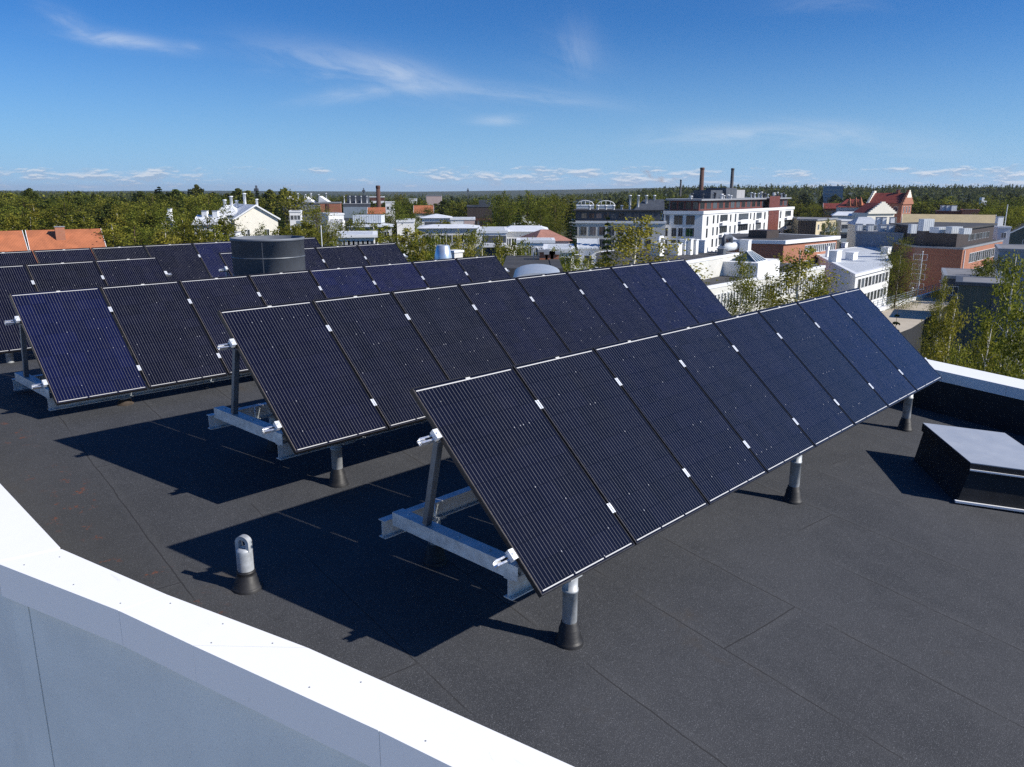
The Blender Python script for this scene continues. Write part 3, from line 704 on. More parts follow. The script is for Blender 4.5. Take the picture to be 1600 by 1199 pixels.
class Bld:
    """one building: a root at its first corner and walls/roof/windows as parts. foot: corners anticlockwise, first edge faces the roof we stand on"""
    def __init__(s, name, label, cat, foot, z1, group=None, z0=GZ):
        s.foot = [Vector((p[0], p[1])) for p in foot]; s.z0 = z0; s.z1 = z1
        s.root = thing(name, label, cat, (s.foot[0].x, s.foot[0].y, z0), group)
        s.o = Vector((s.foot[0].x, s.foot[0].y, z0))
    def part(s, name, mb, mat_, parent=None):
        mb.v = [(x-s.o.x, y-s.o.y, z-s.o.z) for x, y, z in mb.v]
        return mb.build(name, M[mat_], parent or s.root)
    def off(s, d):
        """footprint pushed outwards by d"""
        n = len(s.foot); out = []
        for i in range(n):
            a, p, q = s.foot[i-1], s.foot[i], s.foot[(i+1) % n]
            e0 = (p-a).normalized(); e1 = (q-p).normalized(); n0 = Vector((e0.y, -e0.x)); n1 = Vector((e1.y, -e1.x))
            k = n0+n1; k = k/max(.2, k.length_squared)*2; out.append(p+k*d)
        return out
    def walls(s, m, z1=None, z0=None, name='wall'):
        b = MB(); b.prism(s.foot, s.z0 if z0 is None else z0, s.z1 if z1 is None else z1, False); return s.part(name, b, m)
    def flat(s, roofm='roofdark', trim='trim', over=.15, th=.35, lip=.25):
        """flat roof: deck sunk behind a coping"""
        o_ = s.off(over); i_ = s.off(-.35); n = len(o_); z = s.z1
        b = MB(); vs = [(p.x, p.y, z-th) for p in o_]+[(p.x, p.y, z+.06) for p in o_]+[(p.x, p.y, z+.06) for p in i_]+[(p.x, p.y, z-lip) for p in i_]
        fs = []
        for i in range(n):
            j = (i+1) % n
            fs += [(i, j, n+j, n+i), (n+i, n+j, 2*n+j, 2*n+i), (2*n+i, 2*n+j, 3*n+j, 3*n+i)]
        b.add(vs, fs); rim = s.part('coping', b, trim)
        b = MB(); b.add([(p.x, p.y, z+.03) for p in i_], [tuple(range(n))]); s.roof = s.part('roof', b, roofm); return s.roof
    def gable(s, rise, roofm, along=True, over=.4, gm=None, th=.18):
        """gable roof on a 4-corner foot: the ridge runs along the first edge (or across it)"""
        f = s.foot if along else s.foot[1:]+s.foot[:1]
        a, b_, c_, d_ = f; z = s.z1
        m0 = (a+d_)/2; m1 = (b_+c_)/2; e = (m1-m0).normalized(); n_ = (a-d_).normalized()
        half = (a-d_).length/2; dz = rise*over/half
        A, B, C_, D = a-e*over+n_*over, b_+e*over+n_*over, c_+e*over-n_*over, d_-e*over-n_*over; R0, R1 = m0-e*over, m1+e*over
        b = MB(); zt = z+rise
        vs = [(*A, z-dz), (*B, z-dz), (*R1, zt), (*R0, zt), (*D, z-dz), (*C_, z-dz)]
        vs2 = [(x, y, q+th) for x, y, q in vs]
        b.add(vs+vs2, [(6, 7, 8, 9), (9, 8, 11, 10), (0, 3, 2, 1), (3, 4, 5, 2), (0, 1, 7, 6), (4, 10, 11, 5), (0, 6, 9, 3), (3, 9, 10, 4), (1, 2, 8, 7), (2, 5, 11, 8)])
        s.roof = s.part('roof', b, roofm)
        for tri, o_ in ((((*a, z), (*d_, z), (*m0, zt)), (0, 2, 1)), (((*b_, z), (*c_, z), (*m1, zt)), (0, 1, 2))):
            g = MB(); g.add(tri, [o_]); s.part('gable_wall', g, gm or 'white')
        # barge boards
        for Rr, P, sg in ((R0, A, -1), (R0, D, -1), (R1, B, 1), (R1, C_, 1)):
            o2 = e*(.05*sg); g = MB()
            g.add([(*(P+o2), z-dz-.12), (*(Rr+o2), zt-.12), (*(Rr+o2), zt+th+.06), (*(P+o2), z-dz+th+.06), (*(P-o2*.4), z-dz-.12), (*(Rr-o2*.4), zt-.12), (*(Rr-o2*.4), zt+th+.06), (*(P-o2*.4), z-dz+th+.06)],
                  [(0,1,2,3),(7,6,5,4),(3,2,6,7),(0,4,5,1)])
            s.part('barge_board', g, 'trim')
        return s.roof
    def hip(s, rise, roofm, over=.4, k=.45):
        o_ = s.off(over); z = s.z1; a, b_, c_, d_ = o_; m0 = (a+d_)/2; m1 = (b_+c_)/2
        r0 = m0.lerp(m1, k*.8); r1 = m0.lerp(m1, 1-k*.8)
        b = MB(); b.add([(*a, z), (*b_, z), (*c_, z), (*d_, z), (*r0, z+rise), (*r1, z+rise)], [(0,1,5,4), (2,3,4,5), (1,2,5), (3,0,4), (0,3,2,1)])
        s.roof = s.part('roof', b, roofm); return s.roof
    def edge(s, i):
        p, q = s.foot[i], s.foot[(i+1) % len(s.foot)]; d = (q-p); L = d.length; d = d/L; return p, d, Vector((d.y, -d.x)), L
    def window(s, i, along, zc, wd, h, fm='trim', gm='glass', bars=1):
        p, d, n, L = s.edge(i); f, g = win_meshes(wd, h, fm, gm, bars)
        pos = p+d*along
        mt = Matrix(((-d.x, n.x, 0, pos.x-s.o.x), (-d.y, n.y, 0, pos.y-s.o.y), (0, 0, 1, zc-s.o.z), (0, 0, 0, 1)))
        wo = link('window', f, s.root, mt); link('pane', g, wo)
        return wo
    def grid(s, i, cols, zs, wd, h, a=.06, b=.94, skip=(), fm='trim', gm='glass', bars=1):
        p, d, n, L = s.edge(i)
        for r_, zc in enumerate(zs):
            for k in range(cols):
                if (k, r_) in skip: continue
                s.window(i, L*(a+(b-a)*(k+.5)/cols), zc, wd, h, fm, gm, bars)
    def band(s, i, a, b_, z0, z1, m, out=.03, name='band', th=None):
        p, d, n, L = s.edge(i); q0, q1 = p+d*(L*a), p+d*(L*b_); b = MB()
        t0 = n*out; t1 = n*-.05
        b.add([(*(q0+t1), z0), (*(q1+t1), z0), (*(q1+t0), z0), (*(q0+t0), z0), (*(q0+t1), z1), (*(q1+t1), z1), (*(q1+t0), z1), (*(q0+t0), z1)], [(0,1,2,3),(7,6,5,4),(3,2,6,7),(1,0,4,5),(0,3,7,4),(2,1,5,6)])
        return s.part(name, b, m)
    def balcony(s, i, a, wd, zf, m='trim', dep=1.2):
        p, d, n, L = s.edge(i); b = MB(); q0, q1 = p+d*(L*a-wd/2), p+d*(L*a+wd/2)
        for (lo, hi, n0, n1) in ((zf-.15, zf, 0, dep), (zf, zf+1.0, dep-.06, dep)):
            c0, c1, c2, c3 = q0+n*n0, q1+n*n0, q1+n*n1, q0+n*n1
            b.add([(*c0, lo), (*c1, lo), (*c2, lo), (*c3, lo), (*c0, hi), (*c1, hi), (*c2, hi), (*c3, hi)], [(0,1,2,3),(7,6,5,4),(3,2,6,7),(1,0,4,5),(0,3,7,4),(2,1,5,6)])
        return s.part('balcony', b, m)
    def chimney(s, P, wd, dp, z0, z1, m='chim', cap=True, name='chimney', ang=0.0, capm='trimgrey'):
        """a box standing on the roof (sub-part of the roof)"""
        b = MB(); q = Matrix.Translation((P[0], P[1], 0)) @ Matrix.Rotation(ang, 4, 'Z')
        b.box((-wd/2, -dp/2, z0), (wd/2, dp/2, z1), q); o = s.part(name, b, m, s.roof)
        if cap:
            b = MB(); b.box((-wd/2-.08, -dp/2-.08, z1+.002), (wd/2+.08, dp/2+.08, z1+.12), q); b.v = [(x-s.o.x, y-s.o.y, z-s.o.z) for x, y, z in b.v]
            for vtx in range(len(b.v)): pass
            bb = MB(); bb.v = b.v; bb.f = b.f; bb.sm = b.sm; bb.build(name + '_cap' if False else 'cap', M[capm], s.root)
        return o
    def pipe(s, P, r, z0, z1, m='trim', name='vent_pipe'):
        b = MB(); b.lathe([(r*.8, z0), (r*.8, z1-.25), (r*1.15, z1-.25), (r*1.15, z1-.05), (r*.5, z1)], (P[0], P[1], 0), 10, True); return s.part(name, b, m, s.roof)
def rect(pl, pr, depth):
    """corners anticlockwise from the two front corners, going back from us by depth"""
    pl = Vector((pl[0], pl[1])); pr = Vector((pr[0], pr[1])); d = (pr-pl).normalized(); n = Vector((-d.y, d.x))
    return [pl, pr, pr+n*depth, pl+n*depth]
def front(px0, px1, py, Y, depth, slant=0.0):
    """a block whose front top edge spans px0..px1 at photo height py, at forward distance Y"""
    a = at(px0, py, Y); b_ = onz(px1, py, a.z) if False else at(px1, py, Y)
    slant -= .85*(a.x+b_.x)/(2*Y)
    w_ = b_.x-a.x; u0 = (px_dir(px1, py).x/px_dir(px1, py).y)
    k = (Y*u0-a.x)/max(.2, 1-slant*u0); b2 = Vector((a.x+k, a.y+slant*k))
    return rect((a.x, a.y), (b2.x, b2.y), depth), a.z
G_TOWN = 'buildings of the town beyond the roof'

# --- orange roofed houses at left
def orange_house(px0, px1, py, Y, label, k):
    foot, z = front(px0, px1, py, Y, 10.5, .22)
    B = Bld('house', label, 'house', foot, z-4.2, G_TOWN); B.walls('white'); rf = B.gable(4.0, 'rooforange', True, .5, 'white')
    p, d, n, L = B.edge(0)
    nb = -n
    for (e, wd) in k:
        q = p+d*(L*e)+nb*3.6; B.chimney((q.x, q.y), wd, .8, z-2.2, z+.42, 'brickpale', True, ang=math.atan2(d.y, d.x))
    B.grid(0, 5, (z-6.2, z-9.2), 1.3, 1.4); B.grid(3, 2, (z-6.0, z-9.0), 1.1, 1.3)
    return B
orange_house(50, 160, 362, 118, 'white gabled house with bright orange tile roof, left of the birches', ((.42, 1.3),))
orange_house(-62, 36, 365, 112, 'orange tiled house cut off by the left edge of the photo', ((.55, 1.2),))

# --- cream gable hall and villas in the left woods
foot, z = front(366, 434, 342.5, 185, 20, .34)
B = Bld('gable_hall', 'cream walled hall with broad lit gable and white roof, left of town', 'hall', foot, z, G_TOWN); B.walls('cream'); B.gable(3.0, 'roofwhite', False, .5, 'cream')
B.grid(0, 2, (z-3.2,), 1.0, 1.4, .05, .95); q = (B.foot[0]+B.foot[2])/2; B.pipe((q.x, q.y), .45, z+2, z+5.8); B.pipe((q.x+2, q.y+3), .35, z+2, z+4.4)
foot, z = front(333, 372, 337, 188, 10, -.1)
B = Bld('low_wing', 'grey low house with white sheet roof beside the cream gable hall', 'house', foot, z, G_TOWN); B.walls('bluegrey'); B.hip(2.3, 'roofwhite'); B.grid(0, 4, (z-1.6,), .9, 1.3)
for (e, h) in ((.4, 3.6), (.62, 4.4), (.8, 3.4)):
    q = B.foot[0].lerp(B.foot[2], e); B.pipe((q.x, q.y), .45, z+.5, z+h)
foot, z = front(252, 272, 351, 170, 9)
B = Bld('villa', 'small white villa with pointed white roof among the birches', 'house', foot, z, G_TOWN); B.walls('white'); B.gable(2.2, 'roofwhite', False, .4, 'white'); q = B.foot[1].lerp(B.foot[3], .3); B.chimney((q.x, q.y), .8, .8, z+.5, z+3.2, 'white'); B.grid(0, 2, (z-2,), .8, 1.2)
foot, z = front(303, 340, 351, 165, 10, -.2)
B = Bld('villa', 'white villa with two white chimneys half hidden by birches', 'house', foot, z, G_TOWN); B.walls('white'); B.gable(1.6, 'roofwhite', True, .4, 'white'); B.grid(0, 4, (z-2, z-5), .8, 1.3)
for e in (.2, .66): q = B.foot[0].lerp(B.foot[1], e); B.chimney((q.x, q.y+4), 1.1, 1.0, z+.5, z+2.6, 'white')
foot, z = front(340, 368, 366, 140, 8, -.2)
B = Bld('villa', 'low white house with flat cream roof behind the exhaust drum', 'house', foot, z, G_TOWN); B.walls('white'); B.flat('roofgrey'); B.grid(0, 3, (z-1.8,), .9, 1.2)

# --- middle distance, left to right
foot, z = front(441, 512, 317, 330, 18)
B = Bld('apartment_block', 'dark grey apartment block with three white roof gables', 'apartment block', foot, z, G_TOWN); B.walls('slate'); B.flat('roofdark', 'trimgrey')
for e in (.22, .60, .93):
    p, d, n, L = B.edge(0); q = p+d*(L*e); b = MB(); b.add([(q.x-2.4, q.y-.4, z+.1), (q.x+1.9, q.y-.4, z+.1), (q.x-1.9, q.y-.4, z+2.6), (q.x-2.4, q.y+5, z+.1), (q.x+1.9, q.y+5, z+.1), (q.x-1.9, q.y+5, z+2.6)], [(0,1,2),(5,4,3),(1,4,5,2),(0,2,5,3)]); B.part('dormer', b, 'white', B.roof)
for k in range(6): q = B.foot[0].lerp(B.foot[1], (k+.6)/6.4); B.pipe((q.x, q.y+6+k % 3), .35, z, z+3.3+(k % 2)*.5)
B.grid(0, 9, (z-2, z-5, z-8), 1.1, 1.5)
foot, z = front(500, 532, 316.5, 300, 14)
B = Bld('brick_block', 'brown brick block without windows in front of the gabled apartments', 'building', foot, z, G_TOWN); B.walls('brick'); B.flat('roofdark', 'trimgrey')
B.band(0, .30, .44, GZ+1, z-.4, 'brickdark', .25, 'pilaster')
foot, z = front(536, 578, 318, 340, 15)
B = Bld('office_block', 'dark blue grey office left of the brick chimney', 'office building', foot, z, G_TOWN); B.walls('slate'); B.flat('roofdark', 'trimgrey'); B.band(0, 0, 1, z-6, z-1.5, 'bluegrey', .05, 'cladding')
b = MB(); q = B.foot[0].lerp(B.foot[1], .45); b.box((q.x-4, q.y+3, z), (q.x+4.5, q.y+9, z+3.2)); B.part('plant_room', b, 'slate', B.roof)
for k in range(5): B.pipe((q.x-5+k*2.4, q.y+2), .3, z, z+3.0)
foot, z = front(574, 600, 307.5, 420, 14)
B = Bld('office_block', 'far brown block with white band right behind the brick chimney', 'office building', foot, z, G_TOWN); B.walls('brickdark'); B.flat('roofdark', 'trim'); B.band(0, .0, 1, z-3.4, z-2.2, 'trim', .05); B.grid(0, 5, (z-5.5, z-9), 1.6, 1.5)
foot, z = front(602, 616, 315.5, 330, 10)
B = Bld('annex', 'small white block right of the brick chimney', 'building', foot, z, G_TOWN); B.walls('white'); B.flat('roofgrey'); B.grid(0, 2, (z-2.5,), 1.0, 1.2)
def stack(px, pyt, pyb, r0, Y, m, label, band=None):
    P = at(px, pyt, Y); z0 = ground_z(P.x, P.y); t = thing('chimney_stack', label, 'chimney', (P.x, P.y, z0), 'tall chimneys over the town')
    H = P.z-z0; b = MB(); b.lathe([(r0*1.35, 0), (r0, H), (r0*.8, H), (r0*.8, H-2)], (0, 0, 0), 20, True, False); b.build('shaft', M[m], t)
    b = MB(); b.lathe([(r0*1.01, H-1.2), (r0*1.14, H-1.0), (r0*1.14, H-.3), (r0*1.01, H-.15)], (0, 0, 0), 20, True, False); b.build('rim', M[band or m], t)
    return t
stack(590.5, 290, 328, .75, 300, 'chim', 'dark brown brick chimney rising above the red roof')
stack(1097.5, 262, 300, 1.05, 430, 'chim', 'tall slender red brick chimney left of the dark one', 'brickdark')
stack(1145, 263, 290, .9, 480, 'chimdark', 'dark steel chimney right of the tall brick one')
stack(1064, 281, 296, .85, 800, 'chimdark', 'small far chimney with pale smoke drifting from it')
foot, z = front(576, 601, 334, 260, 9)
B = Bld('house', 'white house with red roof below the brick chimney', 'house', foot, z, G_TOWN); B.walls('white'); B.gable(1.7, 'rooforange', True, .4); B.grid(0, 4, (z-2, z-5), .9, 1.3)
foot, z = front(452, 470, 330, 250, 10)
B = Bld('house', 'narrow white block left of the big round tree', 'house', foot, z, G_TOWN); B.walls('white'); B.flat('roofgrey'); B.grid(0, 3, (z-2, z-5), .8, 1.3); B.band(0, .55, 1, z-9, z-3, 'bluegrey', .04, 'cladding')
foot, z = front(513, 537, 334, 215, 11, .25)
B = Bld('house', 'white stepped block with terrace right of the big round tree', 'house', foot, z, G_TOWN); B.walls('white'); B.flat('roofgrey'); B.grid(0, 3, (z-2.2, z-5.2), .9, 1.3)
b = MB(); q = B.foot[0]; b.box((q.x+.3, q.y-3.2, GZ), (q.x+4.4, q.y-.2, z-1.8)); B.part('wing', b, 'white')
foot, z = front(526, 585, 368, 125, 12)
B = Bld('office_block', 'low blue grey office with pale roof left of the young birches', 'office building', foot, z, G_TOWN); B.walls('white'); B.flat('roofpale', 'trim', .5); B.grid(0, 7, (z-1.7,), 1.1, 1.6)
foot, z = front(545, 612, 355, 165, 14)
B = Bld('office_block', 'low building with light blue sheet roof and raised middle', 'office building', foot, z, G_TOWN); B.walls('offwhite'); B.hip(.6, 'roofpale'); B.grid(0, 7, (z-1.7,), 1.0, 1.4); b = MB(); q = B.foot[0].lerp(B.foot[2], .5); b.box((q.x-3.4, q.y-2.5, z+.6), (q.x+2.6, q.y+2.5, z+2.2)); B.part('lantern', b, 'roofpale', B.roof)
foot, z = front(620, 647, 345, 180, 12)
B = Bld('house', 'plain white cubic block behind the birch thicket', 'house', foot, z, G_TOWN); B.walls('white'); B.flat('roofpale'); B.grid(0, 2, (z-5,), 1.0, 1.3)
foot, z = front(648, 676, 333, 270, 10)
B = Bld('house', 'orange roofed house left of the white modern block', 'house', foot, z, G_TOWN); B.walls('offwhite'); B.gable(2.2, 'rooforange', True, .4); B.grid(0, 4, (z-2,), 1, 1.3)
foot, z = front(639, 651, 311, 420, 10)
B = Bld('tower_block', 'small far white tower left of the pinkish block', 'tower block', foot, z, G_TOWN); B.walls('white'); B.flat('roofgrey'); B.grid(0, 2, (z-3, z-6), 1.2, 1.4)
foot, z = front(666, 690, 305, 400, 9)
B = Bld('tower_block', 'pinkish tower block with bright white end wall', 'tower block', foot, z, G_TOWN); B.walls('pink'); B.flat('roofgrey', 'trimgrey'); B.band(1, 0, 1, GZ, z-.4, 'white', .06, 'end_wall'); B.grid(0, 4, (z-9, z-12), 1.1, 1.3)
foot, z = front(659, 704, 341, 210, 13)
B = Bld('office_block', 'white modern block with grey window band and pale roof', 'office building', foot, z, G_TOWN); B.walls('white'); B.hip(.9, 'roofwhite', .5, .6); B.band(0, .1, .9, z-3, z-1, 'slate', .04, 'window_band'); B.band(0, .02, .98, z-6.2, z-4.4, 'grey', .04, 'window_band')
foot, z = front(704, 742, 342, 208, 12)
B = Bld('office_block', 'white block with light brick right end beside the dark brown hall', 'office building', foot, z, G_TOWN); B.walls('white'); B.flat('roofpale'); B.band(0, .55, 1, GZ, z-.4, 'pink', .04, 'brick_end'); B.grid(0, 4, (z-2.1, z-5), 1.0, 1.4)
foot, z = front(730, 769, 322, 250, 14)
B = Bld('office_block', 'dark brown block with light window rows by the tall trees', 'office building', foot, z, G_TOWN); B.walls('brickdark'); B.flat('roofdark', 'slate'); B.grid(0, 8, (z-5.2, z-8.2), .7, 1.5, fm='brown'); B.band(0, 0, 1, z-3.6, z-.5, 'darkbrown', .05, 'parapet_cladding')
b = MB(); q = B.foot[1]; b.box((q.x-4.2, q.y+2, z), (q.x-.6, q.y+8, z+1.7)); B.part('plant_room', b, 'slate', B.roof)
foot, z = front(655, 748, 357, 150, 12)
B = Bld('warehouse', 'long low white building with bluish sheet roof behind young birches', 'warehouse', foot, z, G_TOWN); B.walls('offwhite'); B.hip(.5, 'roofwhite', .5, .3); B.grid(0, 9, (z-2, z-4.8), 1.1, 1.4)
foot, z = front(746, 792, 361, 128, 14)
B = Bld('office_block', 'white framed office with dark recessed windows in the middle distance', 'office building', foot, z, G_TOWN); B.walls('white'); B.flat('roofpale', 'trim'); B.band(0, .17, .97, z-1.9, z-.75, 'slate', .02, 'window_band'); B.band(0, .17, .97, z-4.0, z-2.6, 'slate', .02, 'window_band'); B.band(0, .17, .97, z-2.55, z-1.95, 'trim', .9, 'balcony')
foot, z = front(786, 856, 362, 140, 16)
B = Bld('warehouse', 'white shed with glossy pale roof right of the framed office', 'warehouse', foot, z, G_TOWN); B.walls('offwhite'); B.hip(.7, 'roofwhite', .4, .25); B.grid(0, 7, (z-1.8,), 1.0, 1.2)
foot, z = front(800, 850, 356, 190, 14, .1)
B = Bld('warehouse', 'white roofed hall with small chimney below the tall dark trees', 'warehouse', foot, z, G_TOWN); B.walls('white'); B.hip(1.2, 'roofwhite', .4, .3); q = B.foot[0].lerp(B.foot[2], .45); B.chimney((q.x, q.y), 1.0, 1.0, z+.8, z+2.6, 'white'); B.grid(0, 6, (z-1.8,), 1.0, 1.2)
foot, z = front(838, 890, 377, 120, 9, .3)
B = Bld('house', 'house with faded orange hipped roof left of the tall birch', 'house', foot, z, G_TOWN); B.walls('pink'); B.hip(1.5, 'roofpink', .4, .5); B.grid(0, 4, (z-1.8,), .9, 1.2)
foot, z = front(808, 866, 376, 112, 6)
B = Bld('garage', 'grey flat box building with blue white roof edge', 'garage', foot, z, G_TOWN); B.walls('white'); B.flat('roofpale', 'trim'); B.grid(0, 5, (z-1.6,), 1.0, 1.1)
foot, z = front(850, 897, 390, 92, 9)
B = Bld('house', 'white house with pale roof partly behind the thin birch', 'house', foot, z, G_TOWN); B.walls('white'); B.flat('roofpale', 'trim'); B.grid(0, 4, (z-1.5,), .8, 1.1); B.band(0, 0, .42, z-4.5, z-.4, 'bluegrey', .04, 'cladding')
foot, z = front(906, 932, 388, 96, 6)
B = Bld('shed', 'little white shed at the foot of the tall birch', 'shed', foot, z, G_TOWN); B.walls('white'); B.gable(.8, 'roofpale', True, .3); B.window(0, B.edge(0)[3]*.5, z-1.4, .9, 1.0)
foot, z = front(876, 940, 312, 520, 30)
B = Bld('warehouse', 'far wide grey hall in front of the forest', 'warehouse', foot, z, G_TOWN); B.walls('bluegrey'); B.flat('roofdark', 'slate'); B.grid(0, 10, (z-4.5,), 2.6, 2.2)
for k in range(2):
    foot, z = front(901+k*31, 928+k*33, 321+k*.3, 330, 12)
    B = Bld('storage_hall', ['pale blue hall with white arched truss, left one of the pair', 'pale blue hall with white arched truss, right one of the pair'][k], 'storage hall', foot, z, G_TOWN); B.walls('roofpale'); B.flat('roofpale', 'trim'); B.grid(0, 4, (z-1.9,), 1.5, 1.3)
    p, d, n, L = B.edge(0); b = MB(); pts = [(p.x+L*e, p.y-.3, z+.2+1.7*math.sin(math.pi*e)**.5) for e in [q/8 for q in range(9)]]; b.tube(pts, .16, 6)
    for e in (.25, .5, .75): b.tube([(p.x+L*e, p.y-.3, z), (p.x+L*e, p.y-.3, z+.2+1.7*math.sin(math.pi*e)**.5)], .1, 5)
    B.part('truss', b, 'trim', B.roof)

# --- the big white apartment block
P0 = at(1098.5, 330.5, 200); ZC = P0.z
P1 = onz(1243.5, 323.3, ZC); P1 = P0+(P1-P0)*.97
PL_ = at(1037.5, 330.3, 202.2)
dR = Vector((P1.x-P0.x, P1.y-P0.y)).normalized(); nR = Vector((-dR.y, dR.x))
back = Vector((P1.x, P1.y))+nR*13; lft = Vector((PL_.x, PL_.y)); lback = lft+Vector((2.0, 13.0))
B = Bld('apartment_block', 'large white apartment block with red brown top floor and sunlit facade', 'apartment block', [(P0.x, P0.y), (P1.x, P1.y), back, lback, lft], ZC, G_TOWN)
B.walls('white'); B.flat('roofgrey', 'trim', .25, .7, .1)
Ltot = B.edge(0)[3]
def se(px, z):                                       # distance along the sunlit face for a photo column
    d = px_dir(px, 350); p, dd, n, L = B.edge(0); den = d.x*dd.y-d.y*dd.x
    return (p.y*d.x-p.x*d.y)/(-den) if den else 0
rows_ = (ZC-2.15, ZC-5.15, ZC-8.1, ZC-11.1, ZC-14.0)
for r_, zc in enumerate(rows_):
    for px, wd, h, bar in ((1105, .95, 2.2, 0), (1114.5, .9, 2.0, 0), (1121, .9, 2.0, 0), (1141, .9, 1.9, 0), (1148.5, 1.0, 2.1, 0), (1172, .8, 2.0, 0), (1177.5, .8, 2.0, 0), (1194, 1.1, 2.0, 0), (1218.5, 1.3, 2.0, 1)):
        B.window(0, se(px, zc), zc-(.3 if px < 1110 else 0), wd, h, 'trimgrey', 'glass', bar)
    for px, wd in ((1130.5, 5.0), (1161, 7.4), (1185, 4.2), (1230, 5.6)):
        a_ = se(px, zc); b = MB(); p, d, n, L = B.edge(0)
        wo = B.window(0, a_, zc+.15, wd, 1.7, 'trimgrey', 'glass', 3)
        B.balcony(0, a_/L, wd+.2, zc-1.55, 'trim', .8)
B.band(0, (se(1199.5, 0))/Ltot, (se(1215.5, 0))/Ltot, GZ, ZC-1.8, 'brown', .12, 'stair_panel')
p, d, n, L4 = B.edge(4)
for r_, zc in enumerate(rows_):
    for e, wd in ((.10, .85), (.38, 2.0), (.69, 2.0)) if r_ != 1 and r_ != 2 else ((.07, .9), (.28, 1.1), (.45, 1.0), (.69, 2.0)):
        g = 'glass'; wo = B.window(4, L4*e, zc, wd, 2.2 if r_ == 0 else 2.0, 'trimgrey', g, 1)
for e in (.98,): pass
m, t = new_mat('green_blind'); t.b.inputs['Base Color'].default_value = (.10, .34, .05, 1); t.b.inputs['Roughness'].default_value = .5; M['blind'] = m
B.window(4, L4*.68, rows_[1]-.05, 1.6, 1.8, 'trimgrey', 'blind', 0)
# set back top floor
tf = B.off(-1.6); b = MB(); zt = ZC+2.55
B2 = [Vector(q) for q in tf]
b.prism(B2, ZC+.031, zt, False); B.part('top_floor', b, 'brown', B.roof)
b = MB(); b.prism(B.off(-.7), zt, zt+.4); B.part('top_roof', b, 'trimgrey', B.roof)
old = B.foot; B.foot = [Vector((q.x, q.y)) for q in B.off(.14)]; B.band(0, se(1199.5, 0)/Ltot, se(1215.5, 0)/Ltot, ZC-1.79, zt+.9, 'brown', .02, 'stair_tower'); B.foot = old
B.foot = B2
for i, cols in ((0, 17), (4, 4)):
    p, d, n, L = B.edge(i)
    for k in range(cols): B.window(i, L*(k+.5)/cols, ZC+1.35, L/cols*.62, 1.6, 'slate', 'glass', 1)
B.foot = old
rr = random.Random(3)
for k in range(34):
    e = rr.random(); f = rr.uniform(.1, .55); q = Vector((P0.x, P0.y))+dR*(Ltot*e)+nR*(13*f)
    B.pipe((q.x, q.y), rr.uniform(.25, .45), zt+.3, zt+rr.uniform(1.2, 2.2), rr.choice(('trim', 'trim', 'slate', 'galv')))
for e, f, wd, dp, h, mm in ((.27, .55, 8, 5, 2.6, 'slate'), (.40, .55, 8, 6, 3.2, 'slate'), (.53, .6, 8, 5, 2.7, 'grey')):
    q = Vector((P0.x, P0.y))+dR*(Ltot*e)+nR*(13*f); ang = math.atan2(dR.y, dR.x)
    b = MB(); mt = Matrix.Translation((q.x, q.y, 0)) @ Matrix.Rotation(ang, 4, 'Z'); b.box((-wd/2, -dp/2, zt+.3), (wd/2, dp/2, zt+h), mt); B.part('plant_room', b, mm, B.roof)

# --- shaded left wing of it
PA = at(890.5, 345.7, 203); PB = at(1040, 346, 199.6); z = PA.z
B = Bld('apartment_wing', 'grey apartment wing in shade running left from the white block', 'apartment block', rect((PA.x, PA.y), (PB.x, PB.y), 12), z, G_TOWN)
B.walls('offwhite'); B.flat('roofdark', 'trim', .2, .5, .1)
B.grid(0, 9, (z-2.4, z-5.5, z-8.6, z-11.6), 1.45, 2.0, .0, .88, fm='trimgrey'); 
tf = B.off(-1.3); b = MB(); b.prism(tf, z+.031, z+2.5, False); B.part('top_floor', b, 'slate', B.roof); b = MB(); b.prism(B.off(-.6), z+2.5, z+2.8); B.part('top_roof', b, 'roofdark', B.roof)
old = B.foot; B.foot = [Vector(q) for q in tf]; B.grid(0, 10, (z+1.3,), 1.3, 1.2, fm='slate'); B.foot = old
p, d, n, L = B.edge(0)
q0, q1 = p+d*(L*.67)-n*1.0, p+d*(L*.985)-n*1.0; b = MB()
b.add([(*q0, z+2.805), (*q1, z+2.805), (*(q1-n*9), z+2.805), (*(q0-n*9), z+2.805), (*(q0+d*2.5-n*3), z+5.3), (*(q1-n*3), z+5.3), (*(q1-n*7), z+5.3), (*(q0+d*2.5-n*7), z+5.3)], [(0,1,5,4),(1,2,6,5),(2,3,7,6),(3,0,4,7),(4,5,6,7)]); B.part('mansard_roof', b, 'slate', B.roof)
for k in range(9): q = p+d*(L*(.2+.085*k))-n*(2+k % 3); B.pipe((q.x, q.y), .35, z+2.6, z+(3.9 if k < 5 else 6.4), 'trim')

